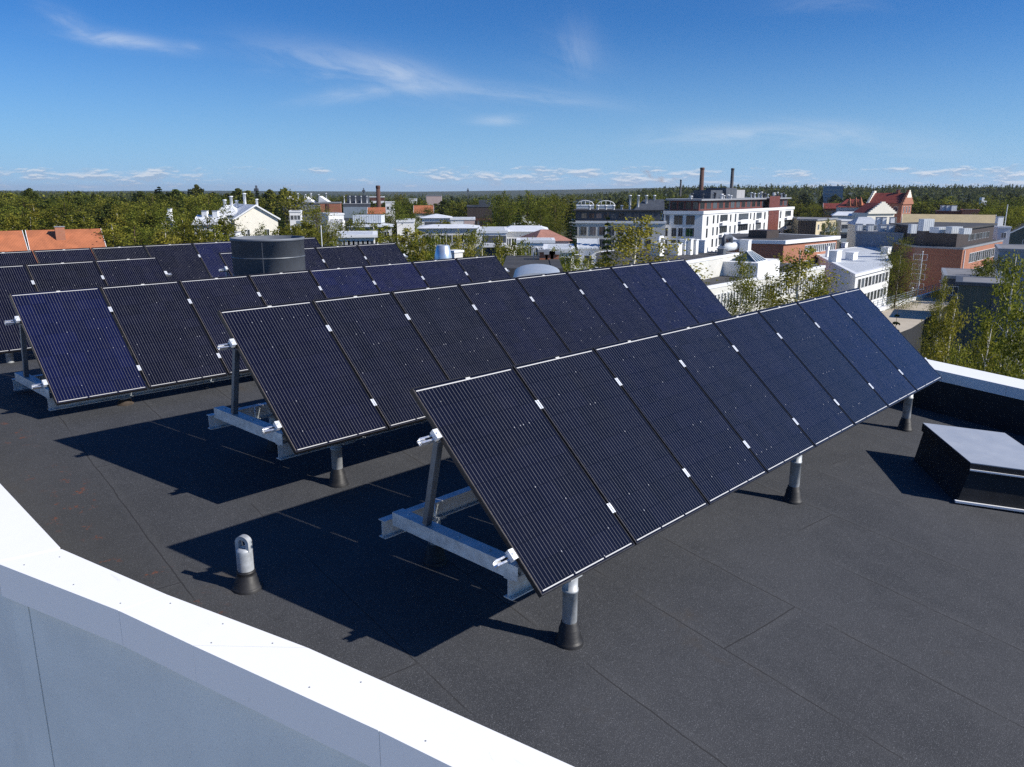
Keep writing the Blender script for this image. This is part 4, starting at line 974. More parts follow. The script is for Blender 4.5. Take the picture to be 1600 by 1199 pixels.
# --- white corrugated building just beyond the panels
P0 = at(1030, 420, 96); 
Pa = at(1071, 409, 100); zU = Pa.z; Pb = onz(1154, 395.8, zU); d = Vector((Pb.x-Pa.x, Pb.y-Pa.y)).normalized(); nb = Vector((-d.y, d.x))
F0 = Vector((Pa.x, Pa.y))-d*14; F1 = Vector((Pb.x, Pb.y))
M['ribwhite'] = ribbed_mat('white_profiled_sheet', (.66, .65, .60), .45, .5, 0, .06)
B = Bld('office_block', 'long white profiled sheet building with row of vents on its dark roof', 'office building', [F0, F1, F1+nb*17, F0+nb*17], zU, G_TOWN)
B.walls('ribwhite'); B.flat('roofdark', 'trim', .08, .3, .3)
def on_roof(px, py): q = onz(px, py, zU); return q.x, q.y
ang = math.atan2(d.y, d.x)
for px, py, wd, h in ((1027, 400, 1.25, 1.6), (1055, 399, 1.25, 1.5), (1067.5, 398.5, .75, 2.0), (1076, 398.5, .8, 2.1), (1084.5, 398, .75, 2.0), (1096, 395, 1.3, 1.7), (1164, 393, 1.2, 1.6)):
    x, y = on_roof(px, py); B.chimney((x, y), wd, wd*1.1, zU, zU+h, 'white', True, 'vent_box', ang, 'trim')
x, y = on_roof(1139, 394); b = MB(); dv = Vector((d.x, d.y, 0)); c0 = Vector((x, y, zU+.75)); b.tube([c0-dv*2.4, c0+dv*2.4], .62, 16); B.part('air_handler', b, 'roofpale', B.roof)
b = MB(); pts = [c0-dv*2.2+Vector((0, 0, .3)), c0-dv*2.2+Vector((0, 0, 1.25)), c0-dv*1.9+Vector((0, 0, 1.5)), c0+dv*.1+Vector((0, 0, 1.5)), c0+dv*.4+Vector((0, 0, 1.25)), c0+dv*.4+Vector((0, 0, .3))]; b.tube(pts, .32, 12); B.part('duct', b, 'slate', B.roof)
x, y = on_roof(1029, 387); b = MB(); c1 = Vector((x, y, zU)); b.tube([c1+Vector((0, 0, .2)), c1+Vector((0, 0, 1.2)), c1+dv*.35+Vector((0, 0, 1.55)), c1+dv*1.2+Vector((0, 0, 1.55)), c1+dv*1.5+Vector((0, 0, 1.2)), c1+dv*1.5+Vector((0, 0, .2))], .25, 12); B.part('duct', b, 'trim', B.roof)
x, y = on_roof(1127, 399); B.chimney((x, y), .9, .9, zU, zU+.85, 'galvdark', True, 'vent_box', ang)
# its lower front part with the slit windows
Pc = at(1108, 448, 97); zL = Pc.z; Pd = onz(1289, 415.5, zL); d2 = Vector((Pd.x-Pc.x, Pd.y-Pc.y)).normalized(); nb2 = Vector((-d2.y, d2.x))
F0 = Vector((Pc.x, Pc.y))-d2*16; F1 = Vector((Pd.x, Pd.y))
B = Bld('office_wing', 'lower white profiled wing with a row of dark slit windows behind birches', 'office building', [F0, F1, F1+nb2*19, F0+nb2*19], zL, G_TOWN)
B.walls('ribwhite'); B.flat('roofdark', 'trim', .08, .3, .35)
p, dd, n, L = B.edge(0)
k = 0; s_ = 15.2
while s_ < L-1.0:
    B.window(0, s_, zL-2.2, .34, 2.0, 'trim', 'glass', 0); s_ += .86
x, y = onz(1168, 407, zL+2.3)[:2]; mt = Matrix.Translation((x+1, y+3, 0)) @ Matrix.Rotation(ang, 4, 'Z')
b = MB(); b.box((-3.2, -2.6, zL), (5.4, 2.8, zL+2.0), mt); B.part('roof_plinth', b, 'white', B.roof)
b = MB(); hh = 1.35; vs = [(-2.0, -1.9, zL+2.003), (2.0, -1.9, zL+2.003), (2.0, 1.9, zL+2.003), (-2.0, 1.9, zL+2.003), (-.8, 0, zL+2+hh), (.8, 0, zL+2+hh)]; vs = [mt @ Vector(q) for q in vs]; b.add(vs, [(0,1,5,4),(1,2,5),(2,3,4,5),(3,0,4)]); B.part('glass_pyramid', b, 'glassblue', B.roof)
b = MB()
for a_, c_ in ((0, 4), (1, 5), (2, 5), (3, 4), (4, 5), (0, 1), (1, 2), (2, 3), (3, 0)): b.tube([vs[a_], vs[c_]], .07, 5, False)
for e in (.25, .5, .75): b.tube([vs[0].lerp(vs[1], e), vs[4].lerp(vs[5], e)], .05, 5, False); b.tube([vs[3].lerp(vs[2], e), vs[4].lerp(vs[5], e)], .05, 5, False)
B.part('glazing_bar', b, 'trim', B.roof)
x, y = onz(1206, 412, zL)[:2]; B.pipe((x, y), .22, zL, zL+.9, 'slate'); x, y = onz(1121, 430, zL)[:2]; B.pipe((x+1, y+1), .15, zL, zL+.6, 'trim')

# --- neighbouring low roof with the vaulted rooflight, seen over the second and third rows
foot, z = front(790, 874, 421, 36, 7)
Bn = Bld('annex_block', 'low dark roofed annex with vaulted rooflight behind the panel rows', 'building', foot, z, G_TOWN); Bn.walls('bluegrey'); Bn.flat('roofdark', 'roofdark')
B = Bn
q = at(838, 432, 32)
foot, z2 = front(800, 880, 441, 31, 4.0)
V = Bld('vaulted_rooflight', 'pale blue curved rooflight vault behind the second panel row', 'rooflight', [(p.x, p.y) for p in foot], z2, None, z2-2.0)
b = MB(); n_ = 12; p, d, nn, L = V.edge(0); r = L/2
vs = []
for k in range(n_+1):
    a_ = math.pi*k/n_; cc = p+d*(L/2-r*math.cos(a_)); vs += [(cc.x, cc.y, z2+.36*math.sin(a_)), (cc.x-nn.x*4, cc.y-nn.y*4, z2+.36*math.sin(a_))]
b.add(vs, [(2*k, 2*k+2, 2*k+3, 2*k+1) for k in range(n_)], True); b.add(vs[0::2], [tuple(reversed(range(n_+1)))]); V.part('vault', b, 'hatchtop'); V.walls('trim')
p = at(842, 420, 41); tt = thing('roof_ladder', 'white ladder hoop on the dark annex roof', 'ladder', (p.x, p.y, Bn.z1))
for sx in (-.16, .16):
    b = MB(); b.tube([(sx-.11, 0, -.1), (sx-.11, 0, .55), (sx-.06, 0, .66), (sx+.06, 0, .66), (sx+.11, 0, .55), (sx+.11, 0, -.1)], .022, 8); b.build('hoop', M['trim'], tt)
for px, hh in ((849, .42), (858, .30), (866, .3)):
    p = at(px, 421, 41); Bn.chimney((p.x, p.y), .42, .42, Bn.z1, Bn.z1+hh, 'brickpale', True)

# --- right side of the town
foot, z = front(1249, 1276, 342.5, 235, 12); P0 = at(1276, 343, 235); z = P0.z; P1 = onz(1314, 340.2, z); P1 = P0.lerp(P1, .8); Pl = at(1247, 343, 238)
dd = Vector((P1.x-P0.x, P1.y-P0.y)).normalized(); nn = Vector((-dd.y, dd.x))
B = Bld('apartment_block', 'beige apartment block with grey balconies, brown side wall in shade', 'apartment block', [(P0.x, P0.y), (P1.x, P1.y), Vector((P1.x, P1.y))+nn*16, (Pl.x+6, Pl.y+16), (Pl.x, Pl.y)], z, G_TOWN)
B.walls('beige'); B.flat('roofgrey', 'trimgrey', .4, .4); B.band(4, .02, .98, GZ, z-.5, 'darkbrown', .05, 'side_cladding')
for zc in (z-2.3, z-5.3, z-8.3):
    for e in (.12, .9): B.window(0, B.edge(0)[3]*e, zc, 1.2, 1.5, 'trim')
    for e in (.36, .66): B.window(0, B.edge(0)[3]*e, zc, 2.4, 1.9, 'trimgrey'); B.balcony(0, e, 4.2, zc-1.4, 'bluegrey', 1.3)
foot, z = front(1315, 1338, 344, 250, 12, .5)
B = Bld('apartment_block', 'pale apartment block with stacked grey blue balconies', 'apartment block', foot, z, G_TOWN); B.walls('offwhite'); B.flat('roofpale', 'trim')
for zc in (z-2.3, z-5.3, z-8.3):
    for e in (.25, .75): B.window(0, B.edge(0)[3]*e, zc, 2.0, 1.7, 'trimgrey'); B.balcony(0, e, 3.0, zc-1.3, 'bluegrey', 1.2)
foot, z = front(1302, 1362, 337, 290, 14)
B = Bld('warehouse', 'long building with white curved roof in front of the red gabled school', 'building', foot, z, G_TOWN); B.walls('offwhite'); B.hip(1.3, 'roofwhite', .5, .2); B.grid(0, 8, (z-2, ), 1.4, 1.4)
foot, z = front(1338, 1376, 352, 215, 12, .15)
B = Bld('house', 'cream house with light blue sheet roof below the stepped gable', 'house', foot, z, G_TOWN); B.walls('cream'); B.hip(2.0, 'roofpale', .5, .35); B.grid(0, 7, (z-1.7, z-4.5), .9, 1.3)
foot, z = front(1372, 1400, 352, 205, 8)
B = Bld('annex', 'small white annex with twin gables left of the tan roofed hall', 'building', foot, z, G_TOWN); B.walls('white'); B.flat('roofgrey'); B.grid(0, 3, (z-2.2,), .9, 1.2)
for e in (.18, .5, .95): q = B.foot[0].lerp(B.foot[1], e); B.chimney((q.x, q.y+2), 1.0, 1.0, z, z+1.9, 'white')

# the red roofed school with stepped gables
def stepped(b, c, half, base, rise, th, d, n, steps=6):
    """stepped gable slab centred at c, spanning +-half along d, thickness th along n"""
    for k in range(steps):
        h0 = base if k == 0 else base+rise*(k)/steps; h1 = base+rise*(k+1)/steps; hw = half*(1-k/steps)
        q = [c-d*hw-n*th/2, c+d*hw-n*th/2, c+d*hw+n*th/2, c-d*hw+n*th/2]
        b.prism([(x.x, x.y) for x in q], h0-(0 if k else .1), h1, k == 0)
foot, z = front(1356, 1410, 318, 300, 13, -.45)
B = Bld('school_building', 'old brick school with dark red roof and cream stepped gables', 'school', foot, z, G_TOWN); B.walls('brick'); B.gable(3.6, 'roofred', True, .1, 'brickpale')
p, d, n, L = B.edge(0); mid0 = (B.foot[0]+B.foot[3])/2; mid1 = (B.foot[1]+B.foot[2])/2
b = MB(); stepped(b, mid0, 7.0, z-.2, 4.7, .8, n, d); B.part('stepped_gable', b, 'cream')
b = MB(); stepped(b, mid1, 7.0, z-.2, 5.0, .8, n, d); B.part('stepped_gable', b, 'brickpale')
b = MB(); stepped(b, mid1+d*.46, 3.0, z+2.2, 2.6, .10, n, d, 4); B.part('gable_trim', b, 'cream')
B.grid(0, 4, (z-2.3, z-6), 1.3, 2.2); B.grid(1, 3, (z-2.2, z-6), 1.2, 2.2)
for e in (.68, .72): q = mid0.lerp(mid1, e); B.chimney((q.x, q.y), .7, .7, z+2.5, z+5.0, 'brick')
# cream front gable, its gable end turned to us
gc = at(1378, 322, 283); d = Vector((1, .35)).normalized(); n = Vector((d.y, -d.x)); pg = Vector((gc.x, gc.y)); w2 = 6.0
foot2 = [pg-d*w2, pg+d*w2, pg+d*w2-n*7.4, pg-d*w2-n*7.4]
b = MB(); b.prism([(q.x, q.y) for q in foot2], GZ, z-3.0, False); B.part('front_wing', b, 'cream')
b = MB(); stepped(b, pg+n*.3, w2+.2, z-3.2, 4.0, .7, d, n, 7); B.part('stepped_gable', b, 'cream')
b = MB(); zz = z-3.0; m0 = pg-n*.2; m1 = pg-n*7.0
b.add([(*(m0-d*w2), zz), (*(m0+d*w2), zz), (*(m1+d*w2), zz), (*(m1-d*w2), zz), (*m0, zz+3.4), (*m1, zz+3.4)], [(0,1,4),(1,2,5,4),(2,3,5),(3,0,4,5)]); B.part('front_roof', b, 'roofred')
foot, z = front(1309, 1357, 324, 312, 12)
B = Bld('school_wing', 'lower cream school wing with orange red hipped roofs and spirelets', 'school', foot, z, G_TOWN); B.walls('cream'); B.hip(3.0, 'roofred', .4, .4); B.grid(0, 8, (z-2.0, z-5.5), 1.0, 1.7)
for e in (.42, .62, .78): q = B.foot[0].lerp(B.foot[1], e); b = MB(); b.lathe([(1.5, z+.3), (.05, z+3.2+e)], (q.x, q.y+1.5, 0), 4, False); B.part('dormer', b, 'rooforange', B.roof)
foot, z = front(1288, 1312, 326, 330, 9)
B = Bld('house', 'small house with dark orange roof left of the school', 'house', foot, z, G_TOWN); B.walls('brickpale'); B.gable(1.9, 'roofred', True, .4); B.grid(0, 4, (z-2,), .9, 1.3)
foot, z = front(1288, 1318, 291, 640, 14)
B = Bld('tower_block', 'pale blue grey tower block rising from the far forest', 'tower block', foot, z, G_TOWN); B.walls('bluegrey'); B.flat('roofgrey', 'trim'); B.grid(0, 7, [z-3-3*k for k in range(4)], 1.1, 1.4)

# brown low block in front of the apartments
P0 = at(1225, 376.5, 150); z = P0.z; P1 = onz(1314, 368.8, z); P1 = P0.lerp(P1, .93); Pl = onz(1150, 375.1, z); dd = Vector((P1.x-P0.x, P1.y-P0.y)).normalized(); nn = Vector((-dd.y, dd.x))
B = Bld('office_block', 'low red brown block with white roof edge and window band', 'office building', [(P0.x, P0.y), (P1.x, P1.y), Vector((P1.x, P1.y))+nn*16, (Pl.x+4, Pl.y+22), (Pl.x, Pl.y)], z, G_TOWN)
B.walls('brickpale'); B.flat('roofdark', 'trim', .5, .6); B.band(4, .0, 1, GZ, z-.65, 'brick', .04, 'side_wall'); p, d, n, L = B.edge(0)
for k in range(16): B.window(0, L*(.38+.60*(k+.5)/16), z-2.0, L*.60/16*.8, 1.4, 'trim', 'glass', 0)
for k in range(16): B.window(0, L*(.38+.60*(k+.5)/16), z-5.0, L*.60/16*.8, 1.4, 'trim', 'glass', 0)
q = p+d*(L*.30)-n*8; b = MB(); mt = Matrix.Translation((q.x, q.y, 0)) @ Matrix.Rotation(math.atan2(d.y, d.x), 4, 'Z'); b.box((-2.4, -2, z), (2.4, 2, z+1.5), mt); B.part('plant_room', b, 'darkbrown', B.roof)

# white roofed school hall with chimneys
P0 = at(1337.5, 428, 122); z = P0.z; P1 = onz(1391, 415, z); P2 = onz(1376, 381.5, z); P3 = onz(1272, 395, z)
B = Bld('office_block', 'two storey white building with broad pale grey roof and white chimneys', 'office building', [P0[:2], P1[:2], P2[:2], P3[:2]], z, G_TOWN)
B.walls('white'); B.flat('roofpale', 'trim', .35, .4, .04)
p, d, n, L = B.edge(0)
for zc in (z-1.75, z-4.35):
    for k in range(9): B.window(0, L*(.06+.9*(k+.5)/9), zc, L*.9/9*.72, 1.5, 'trim', 'glass', 0)
ang = math.atan2(d.y, d.x)
for px, py, wd, h in ((1304, 409, 2.6, 1.9), (1330, 406, 2.6, 1.3), (1319, 387, 1.7, 1.0), (1345.5, 383, 1.7, 1.0), (1384, 397, 2.4, 1.3), (1292, 402, .8, 2.0)):
    q = onz(px, py, z); B.chimney((q.x, q.y), wd, wd*.55, z, z+h, 'white', True, 'chimney', ang, 'trim')
# slate blue building behind it and brick building with dark top floor
PA = at(1339, 361.5, 185); PB = at(1412, 363, 176)
B = Bld('office_block', 'long windowless blue grey wall of a block behind the pale roof', 'office building', rect(PA[:2], PB[:2], 14), PA.z, G_TOWN); B.walls('bluegrey'); B.flat('roofgrey', 'trimgrey')
for e in (.2, .45, .72, .9): q = B.foot[0].lerp(B.foot[1], e); B.chimney((q.x, q.y+4), 1.3, 1.2, PA.z, PA.z+1.5, 'roofpale')
P0 = at(1505, 388, 158); z = P0.z; P1 = onz(1567, 375.3, z); Pl = onz(1430, 384.6, z); dd = Vector((P1.x-P0.x, P1.y-P0.y)).normalized(); nn = Vector((-dd.y, dd.x))
B = Bld('brick_block', 'red brick office with dark recessed top floor and long window bands', 'office building', [P0[:2], P1[:2], Vector((P1.x, P1.y))+nn*17, (Pl.x+3, Pl.y+22), Pl[:2]], z, G_TOWN)
B.walls('brickpale'); B.flat('roofdark', 'trimgrey', .1, .3); B.band(4, 0, 1, GZ, z-.3, 'brick', .03, 'side_wall'); p, d, n, L = B.edge(0)
for zc in (z-2.35, z-5.9):
    for k in range(14): B.window(0, L*(.16+.74*(k+.5)/14), zc, L*.74/14*.82, 1.9, 'trim', 'glass', 0)
b = MB(); b.lathe([(.12, GZ), (.12, z-.5)], ((p+d*(L*.03)+n*.16).x, (p+d*(L*.03)+n*.16).y, 0), 8); B.part('drainpipe', b, 'trim')
tf = B.off(-1.8); b = MB(); b.prism(tf, z+.031, z+3.4, False); B.part('top_floor', b, 'darkbrown', B.roof); b = MB(); b.prism(B.off(-1.3), z+3.4, z+3.8); B.part('top_roof', b, 'roofdark', B.roof)
old = B.foot; B.foot = [Vector(q) for q in tf]; L2 = B.edge(0)[3]
for k in range(8): B.window(0, L2*(.28+.6*(k+.5)/8), z+1.5, L2*.6/8*.7, 1.2, 'trimgrey', 'glass', 0)
B.foot = old
for px, py, wd, h in ((1425, 361, 1.2, 1.6), (1446, 357, 2.2, 2.2), (1472, 360, 3.4, 1.0), (1490, 361, 2.2, 1.2), (1508, 362, 1.6, 1.0)):
    q = onz(px, py+3, z+3.8); B.chimney((q.x, q.y), wd, wd*.7, z+3.7, z+3.7+h, 'roofpale', False, 'roof_unit', 0.2)
p, d, n, L = B.edge(4)
for zc in (z-2.2, z-4.2, z-6.2, z-8.2): B.window(4, L*.14, zc, 2.6, 1.1, 'trim', 'glass', 1)

foot, z = front(1412, 1558, 352.5, 215, 20)
B = Bld('sports_hall', 'wide hall with tan sheet metal roof behind the brick office', 'hall', foot, z, G_TOWN); B.walls('grey'); B.gable(2.6, 'rooftan', True, .5, 'grey'); B.grid(0, 12, (z-1.8,), 1.4, 1.2)
foot, z = front(1504, 1531, 328, 300, 12)
B = Bld('house', 'plain red brick block below the bright green grove', 'building', foot, z, G_TOWN); B.walls('brickpale'); B.flat('roofdark', 'brick'); B.grid(0, 3, (z-2.4,), 1.1, 1.3)
foot, z = front(1465, 1505, 330, 305, 14)
B = Bld('workshop', 'dark brown workshop with white roof units', 'building', foot, z, G_TOWN); B.walls('brickdark'); B.flat('roofdark', 'brown'); B.grid(0, 5, (z-2.4,), 1.1, 1.3)
for e in (.45, .62, .82): q = B.foot[0].lerp(B.foot[1], e); B.chimney((q.x, q.y+4), 2.0, 1.6, z, z+2.0, 'roofpale')
foot, z = front(1560, 1580, 354.5, 190, 8, .3)
B = Bld('annex', 'small white block at the end of the tan roofed hall', 'building', foot, z, G_TOWN); B.walls('white'); B.flat('roofgrey'); q = B.foot[0].lerp(B.foot[2], .5); B.chimney((q.x, q.y), 1.3, 1.2, z, z+2.2, 'white'); B.window(0, B.edge(0)[3]*.5, z-2.0, 1.0, 1.2)
foot, z = front(1562, 1620, 389, 120, 12)
B = Bld('office_block', 'blue grey wall building at the right edge behind the brick office', 'office building', foot, z, G_TOWN); B.walls('bluegrey'); B.flat('roofgrey', 'trimgrey'); B.grid(0, 3, (z-5.5,), 1.2, 1.3)
foot, z = front(1572, 1640, 367, 225, 14, .3)
B = Bld('market_hall', 'dark green hall with pointed pale roof at the right edge', 'hall', foot, z, G_TOWN); B.walls('darkgreen'); B.gable(3.0, 'roofgrey', False, .4, 'darkgreen'); B.window(0, B.edge(0)[3]*.5, z-2.0, 2.0, 1.2)
# dark shed beside the yard
P0 = at(1499, 441, 92); P1 = onz(1568, 436, P0.z)
r_ = Vector((P0.x, P0.y)).normalized(); P1 = Vector((P0.x, P0.y))+Vector((r_.y, -r_.x))*5.6
B = Bld('shed', 'dark green clad shed with flat grey roof above the yard', 'shed', rect(P0[:2], P1, 7), P0.z, G_TOWN); B.walls('darkgreen'); B.flat('roofgrey', 'slate', .4, .3); B.band(0, .62, .78, GZ, P0.z-1.0, 'slate', .05, 'door')
foot, z = front(1477, 1568, 431, 108, 12)
B = Bld('workshop', 'low workshop with light grey roof and two white flue posts', 'building', foot, z, G_TOWN); B.walls('slate'); B.flat('roofgrey', 'trimgrey'); B.grid(0, 4, (z-2,), 1.2, 1.1)
for px in (1557, 1562): q = onz(px, 437, z); B.pipe((q.x, q.y), .13, z, z+1.1)
# yard with wall and railing
DZ = -11.5
def yard():
    P = [onz(px, py, DZ) for px, py in ((1366, 491), (1476, 456), (1486, 474), (1424, 513), (1380, 530))]
    mm = mat('sandy_deck_paving', (.46, .40, .31), .9, var=.08, scale=.6)
    mb = MB(); mb.add([tuple(p) for p in P], [(4, 3, 2, 1, 0)]); o = mb.build('paved_deck', mm); tag(o, kind='structure')
    t = thing('retaining_wall', 'retaining wall under the near edge of the sandy deck, coloured black as shade', 'wall', P[3])
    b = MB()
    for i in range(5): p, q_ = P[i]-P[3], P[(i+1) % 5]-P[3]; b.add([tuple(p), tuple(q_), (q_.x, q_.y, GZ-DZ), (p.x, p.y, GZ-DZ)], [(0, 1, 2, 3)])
    b.build('wall', M['hatchblk'], t)  # black colour stands in for the shade below the deck
    def along(pa, pb):
        a, b_ = onz(*pa, DZ), onz(*pb, DZ); d = (b_-a); L = d.length; d.normalize(); n = Vector((-d.y, d.x, 0)); return a, L, Matrix(((d.x, n.x, 0, 0), (d.y, n.y, 0, 0), (0, 0, 1, 0), (0, 0, 0, 1)))
    a, L, q = along((1366, 489), (1476, 455.5))
    t = thing('deck_wall', 'long low white wall with blue grey railing along the sandy deck', 'wall', a)
    b = MB(); b.box((0, -.15, .002), (L, .15, .42), q); b.build('wall', M['white'], t)
    b = MB(); b.box((-.05, -.2, .42), (L+.05, .2, .50), q); b.build('coping', M['trim'], t)
    b = MB()
    for zz in (.75, 1.05, 1.35): b.box((0, .20, zz), (L, .25, zz+.05), q)
    for k in range(int(L/1.6)+1): b.box((k*1.6, .20, .05), (k*1.6+.06, .27, 1.4), q)
    b.build('railing', M['bluegrey'], t)
    for e in (.12, .5, .93):
        b = MB(); b.lathe([(.04, 1.4), (.04, 1.7), (.12, 1.72), (.12, 1.82), (.03, 1.9)], tuple(q @ Vector((L*e, .22, 0))), 10); b.build('lamp_head', M['trim'], t)
    a, L, q = along((1418, 518), (1484, 520)); a = Vector((a.x*.96, a.y*.96, GZ+2.2))
    t = thing('rail_fence', 'dark steel rail fence in shade below the sandy deck', 'fence', a)
    b = MB()
    for zz in (.3, .75, 1.2, 1.65, 2.1, 2.55): b.box((0, -.03, zz), (L, .03, zz+.06), q)
    b.build('rail', M['slate'], t)
    for k in range(6): b = MB(); b.box((L*k/5-.05, .03, -2.2), (L*k/5+.05, .11, 2.8), q); b.build('fence_post', M['slate'], t)
yard()
def pole(px, pyt, Y, label, r=.055):
    P = at(px, pyt, Y); t = thing('flagpole', label, 'flagpole', (P.x, P.y, GZ), 'white flagpoles by the brick office'); H = P.z-GZ
    b = MB(); b.lathe([(r*1.6, 0), (r, H)], (0, 0, 0), 10); b.build('shaft', M['trim'], t); b = MB(); b.lathe([(.02, H), (.10, H+.06), (.10, H+.14), (.01, H+.2)], (0, 0, 0), 10); b.build('finial', M['trim'], t)
pole(1407, 401, 118, 'white flagpole in front of the dense tree beside the brick office'); pole(1442, 395, 112, 'white flagpole against the dark brick wall'); pole(1574.5, 321, 200, 'white flagpole rising in front of the bright green grove', .09)
pole(501.5, 355, 110, 'thin white pole below the big round tree')
def mast(px, pyt, Y, label):
    P = at(px, pyt, Y); gz = ground_z(P.x, P.y); t = thing('radio_mast', label, 'mast', (P.x, P.y, gz), 'radio masts on the horizon'); H = P.z-gz
    b = MB()
    for a in range(3):
        x, y = 1.2*math.cos(a*2.1), 1.2*math.sin(a*2.1); b.tube([(x, y, 0), (x*.5, y*.5, H)], .35, 5, False)
    b.build('lattice', M['slate'], t); b = MB(); b.box((-1.6, -1.6, H-5), (1.6, 1.6, H-2.5)); b.build('antenna', M['slate'], t)
mast(400, 290, 700, 'lattice mast over the forest left of the cream hall'); mast(568, 294, 1000, 'dark mast on the horizon left of the brick chimney'); mast(731, 294, 1300, 'thin mast on the horizon above the dark brown block')
P = at(104, 306, 600); t = thing('water_tower', 'tiny white water tower poking out of the left forest', 'water tower', (P.x, P.y, GZ)); H = P.z-GZ
b = MB(); b.lathe([(1.2, 0), (1.2, H-4), (2.4, H-2.5), (2.4, H-.4), (.3, H)], (0, 0, 0), 16); b.build('tank', M['white'], t); b = MB(); b.lathe([(2.42, H-1.6), (2.55, H-1.5), (2.55, H-1.2), (2.42, H-1.1)], (0, 0, 0), 16, True, False); b.build('gallery', M['trimgrey'], t)
P = at(1537, 309, 420); t = thing('water_tower', 'slim white pylon between the right forest and the green grove', 'pylon', (P.x, P.y, ground_z(P.x, P.y))); H = P.z-ground_z(P.x, P.y)
b = MB(); b.box((-1.5, -1.2, 0), (-.2, 1.2, H)); b.build('shaft', M['white'], t); b = MB(); b.box((.1, -1.2, 0), (1.3, 1.2, H-1.6)); b.build('wing', M['white'], t)

# ------------------------------------------------------------------ trees
def leaf_mat(name, dark, light, trans=.35):
    m = bpy.data.materials.new(name); m.use_nodes = True; t = NT(m.node_tree); t.n.clear()
    geo = t.node('ShaderNodeNewGeometry'); info = t.node('ShaderNodeObjectInfo')
    f = t.m('ADD', t.m('MULTIPLY', geo.outputs['Random Per Island'], .65), t.m('MULTIPLY', info.outputs['Random'], .35))
    col = t.mix(t.ramp(f, .05, .95), dark+(1,), light+(1,))
    col = t.mix(1.0, col, info.outputs['Color'], 'MULTIPLY')
    d = t.node('ShaderNodeBsdfDiffuse', inp={'Color': col}); tr = t.node('ShaderNodeBsdfTranslucent', inp={'Color': col})
    mx = t.node('ShaderNodeMixShader', inp={0: trans}); t.l.new(d.outputs[0], mx.inputs[1]); t.l.new(tr.outputs[0], mx.inputs[2])
    t.l.new(mx.outputs[0], t.node('ShaderNodeOutputMaterial').inputs[0]); return m
M['leaf_birch'] = leaf_mat('birch_leaves', (.082, .098, .016), (.290, .280, .052), .45)
M['leaf_broad'] = leaf_mat('broad_leaves', (.058, .078, .014), (.215, .222, .042), .42)
M['leaf_dark'] = leaf_mat('dark_needles', (.010, .024, .010), (.035, .055, .020), .12)
M['leaf_pine'] = leaf_mat('pine_needles', (.032, .050, .016), (.125, .140, .036), .28)
m, t = new_mat('birch_bark'); c = coord(t); mp = t.node('ShaderNodeMapping', inp={'Vector': c, 'Scale': (1.5, 1.5, 6)}); n_ = t.noise(mp.outputs[0], 1.6, 4, .7)
t.set(t.b.inputs['Base Color'], t.mix(t.ramp(n_, .56, .66), (.62, .58, .52, 1), (.05, .045, .04, 1))); t.b.inputs['Roughness'].default_value = .8; M['bark_birch'] = m
M['bark'] = mat('brown_bark', (.10, .065, .045), .9, var=.3, scale=4)
def leaf_quad(b, p, size, rg, flat=.0):
    n = Vector((rg.gauss(0, 1), rg.gauss(0, 1), rg.gauss(0, 1)+flat)).normalized(); x = n.orthogonal().normalized(); x = Matrix.Rotation(rg.uniform(0, 6.28), 3, n) @ x; y = n.cross(x)
    s = size*rg.uniform(.6, 1.25); l = s*rg.uniform(1.0, 1.7)
    b.add([p-x*s*.5-y*l*.5, p+x*s*.5-y*l*.35, p+x*s*.3+y*l*.5, p-x*s*.45+y*l*.4], [(0, 1, 2, 3)])
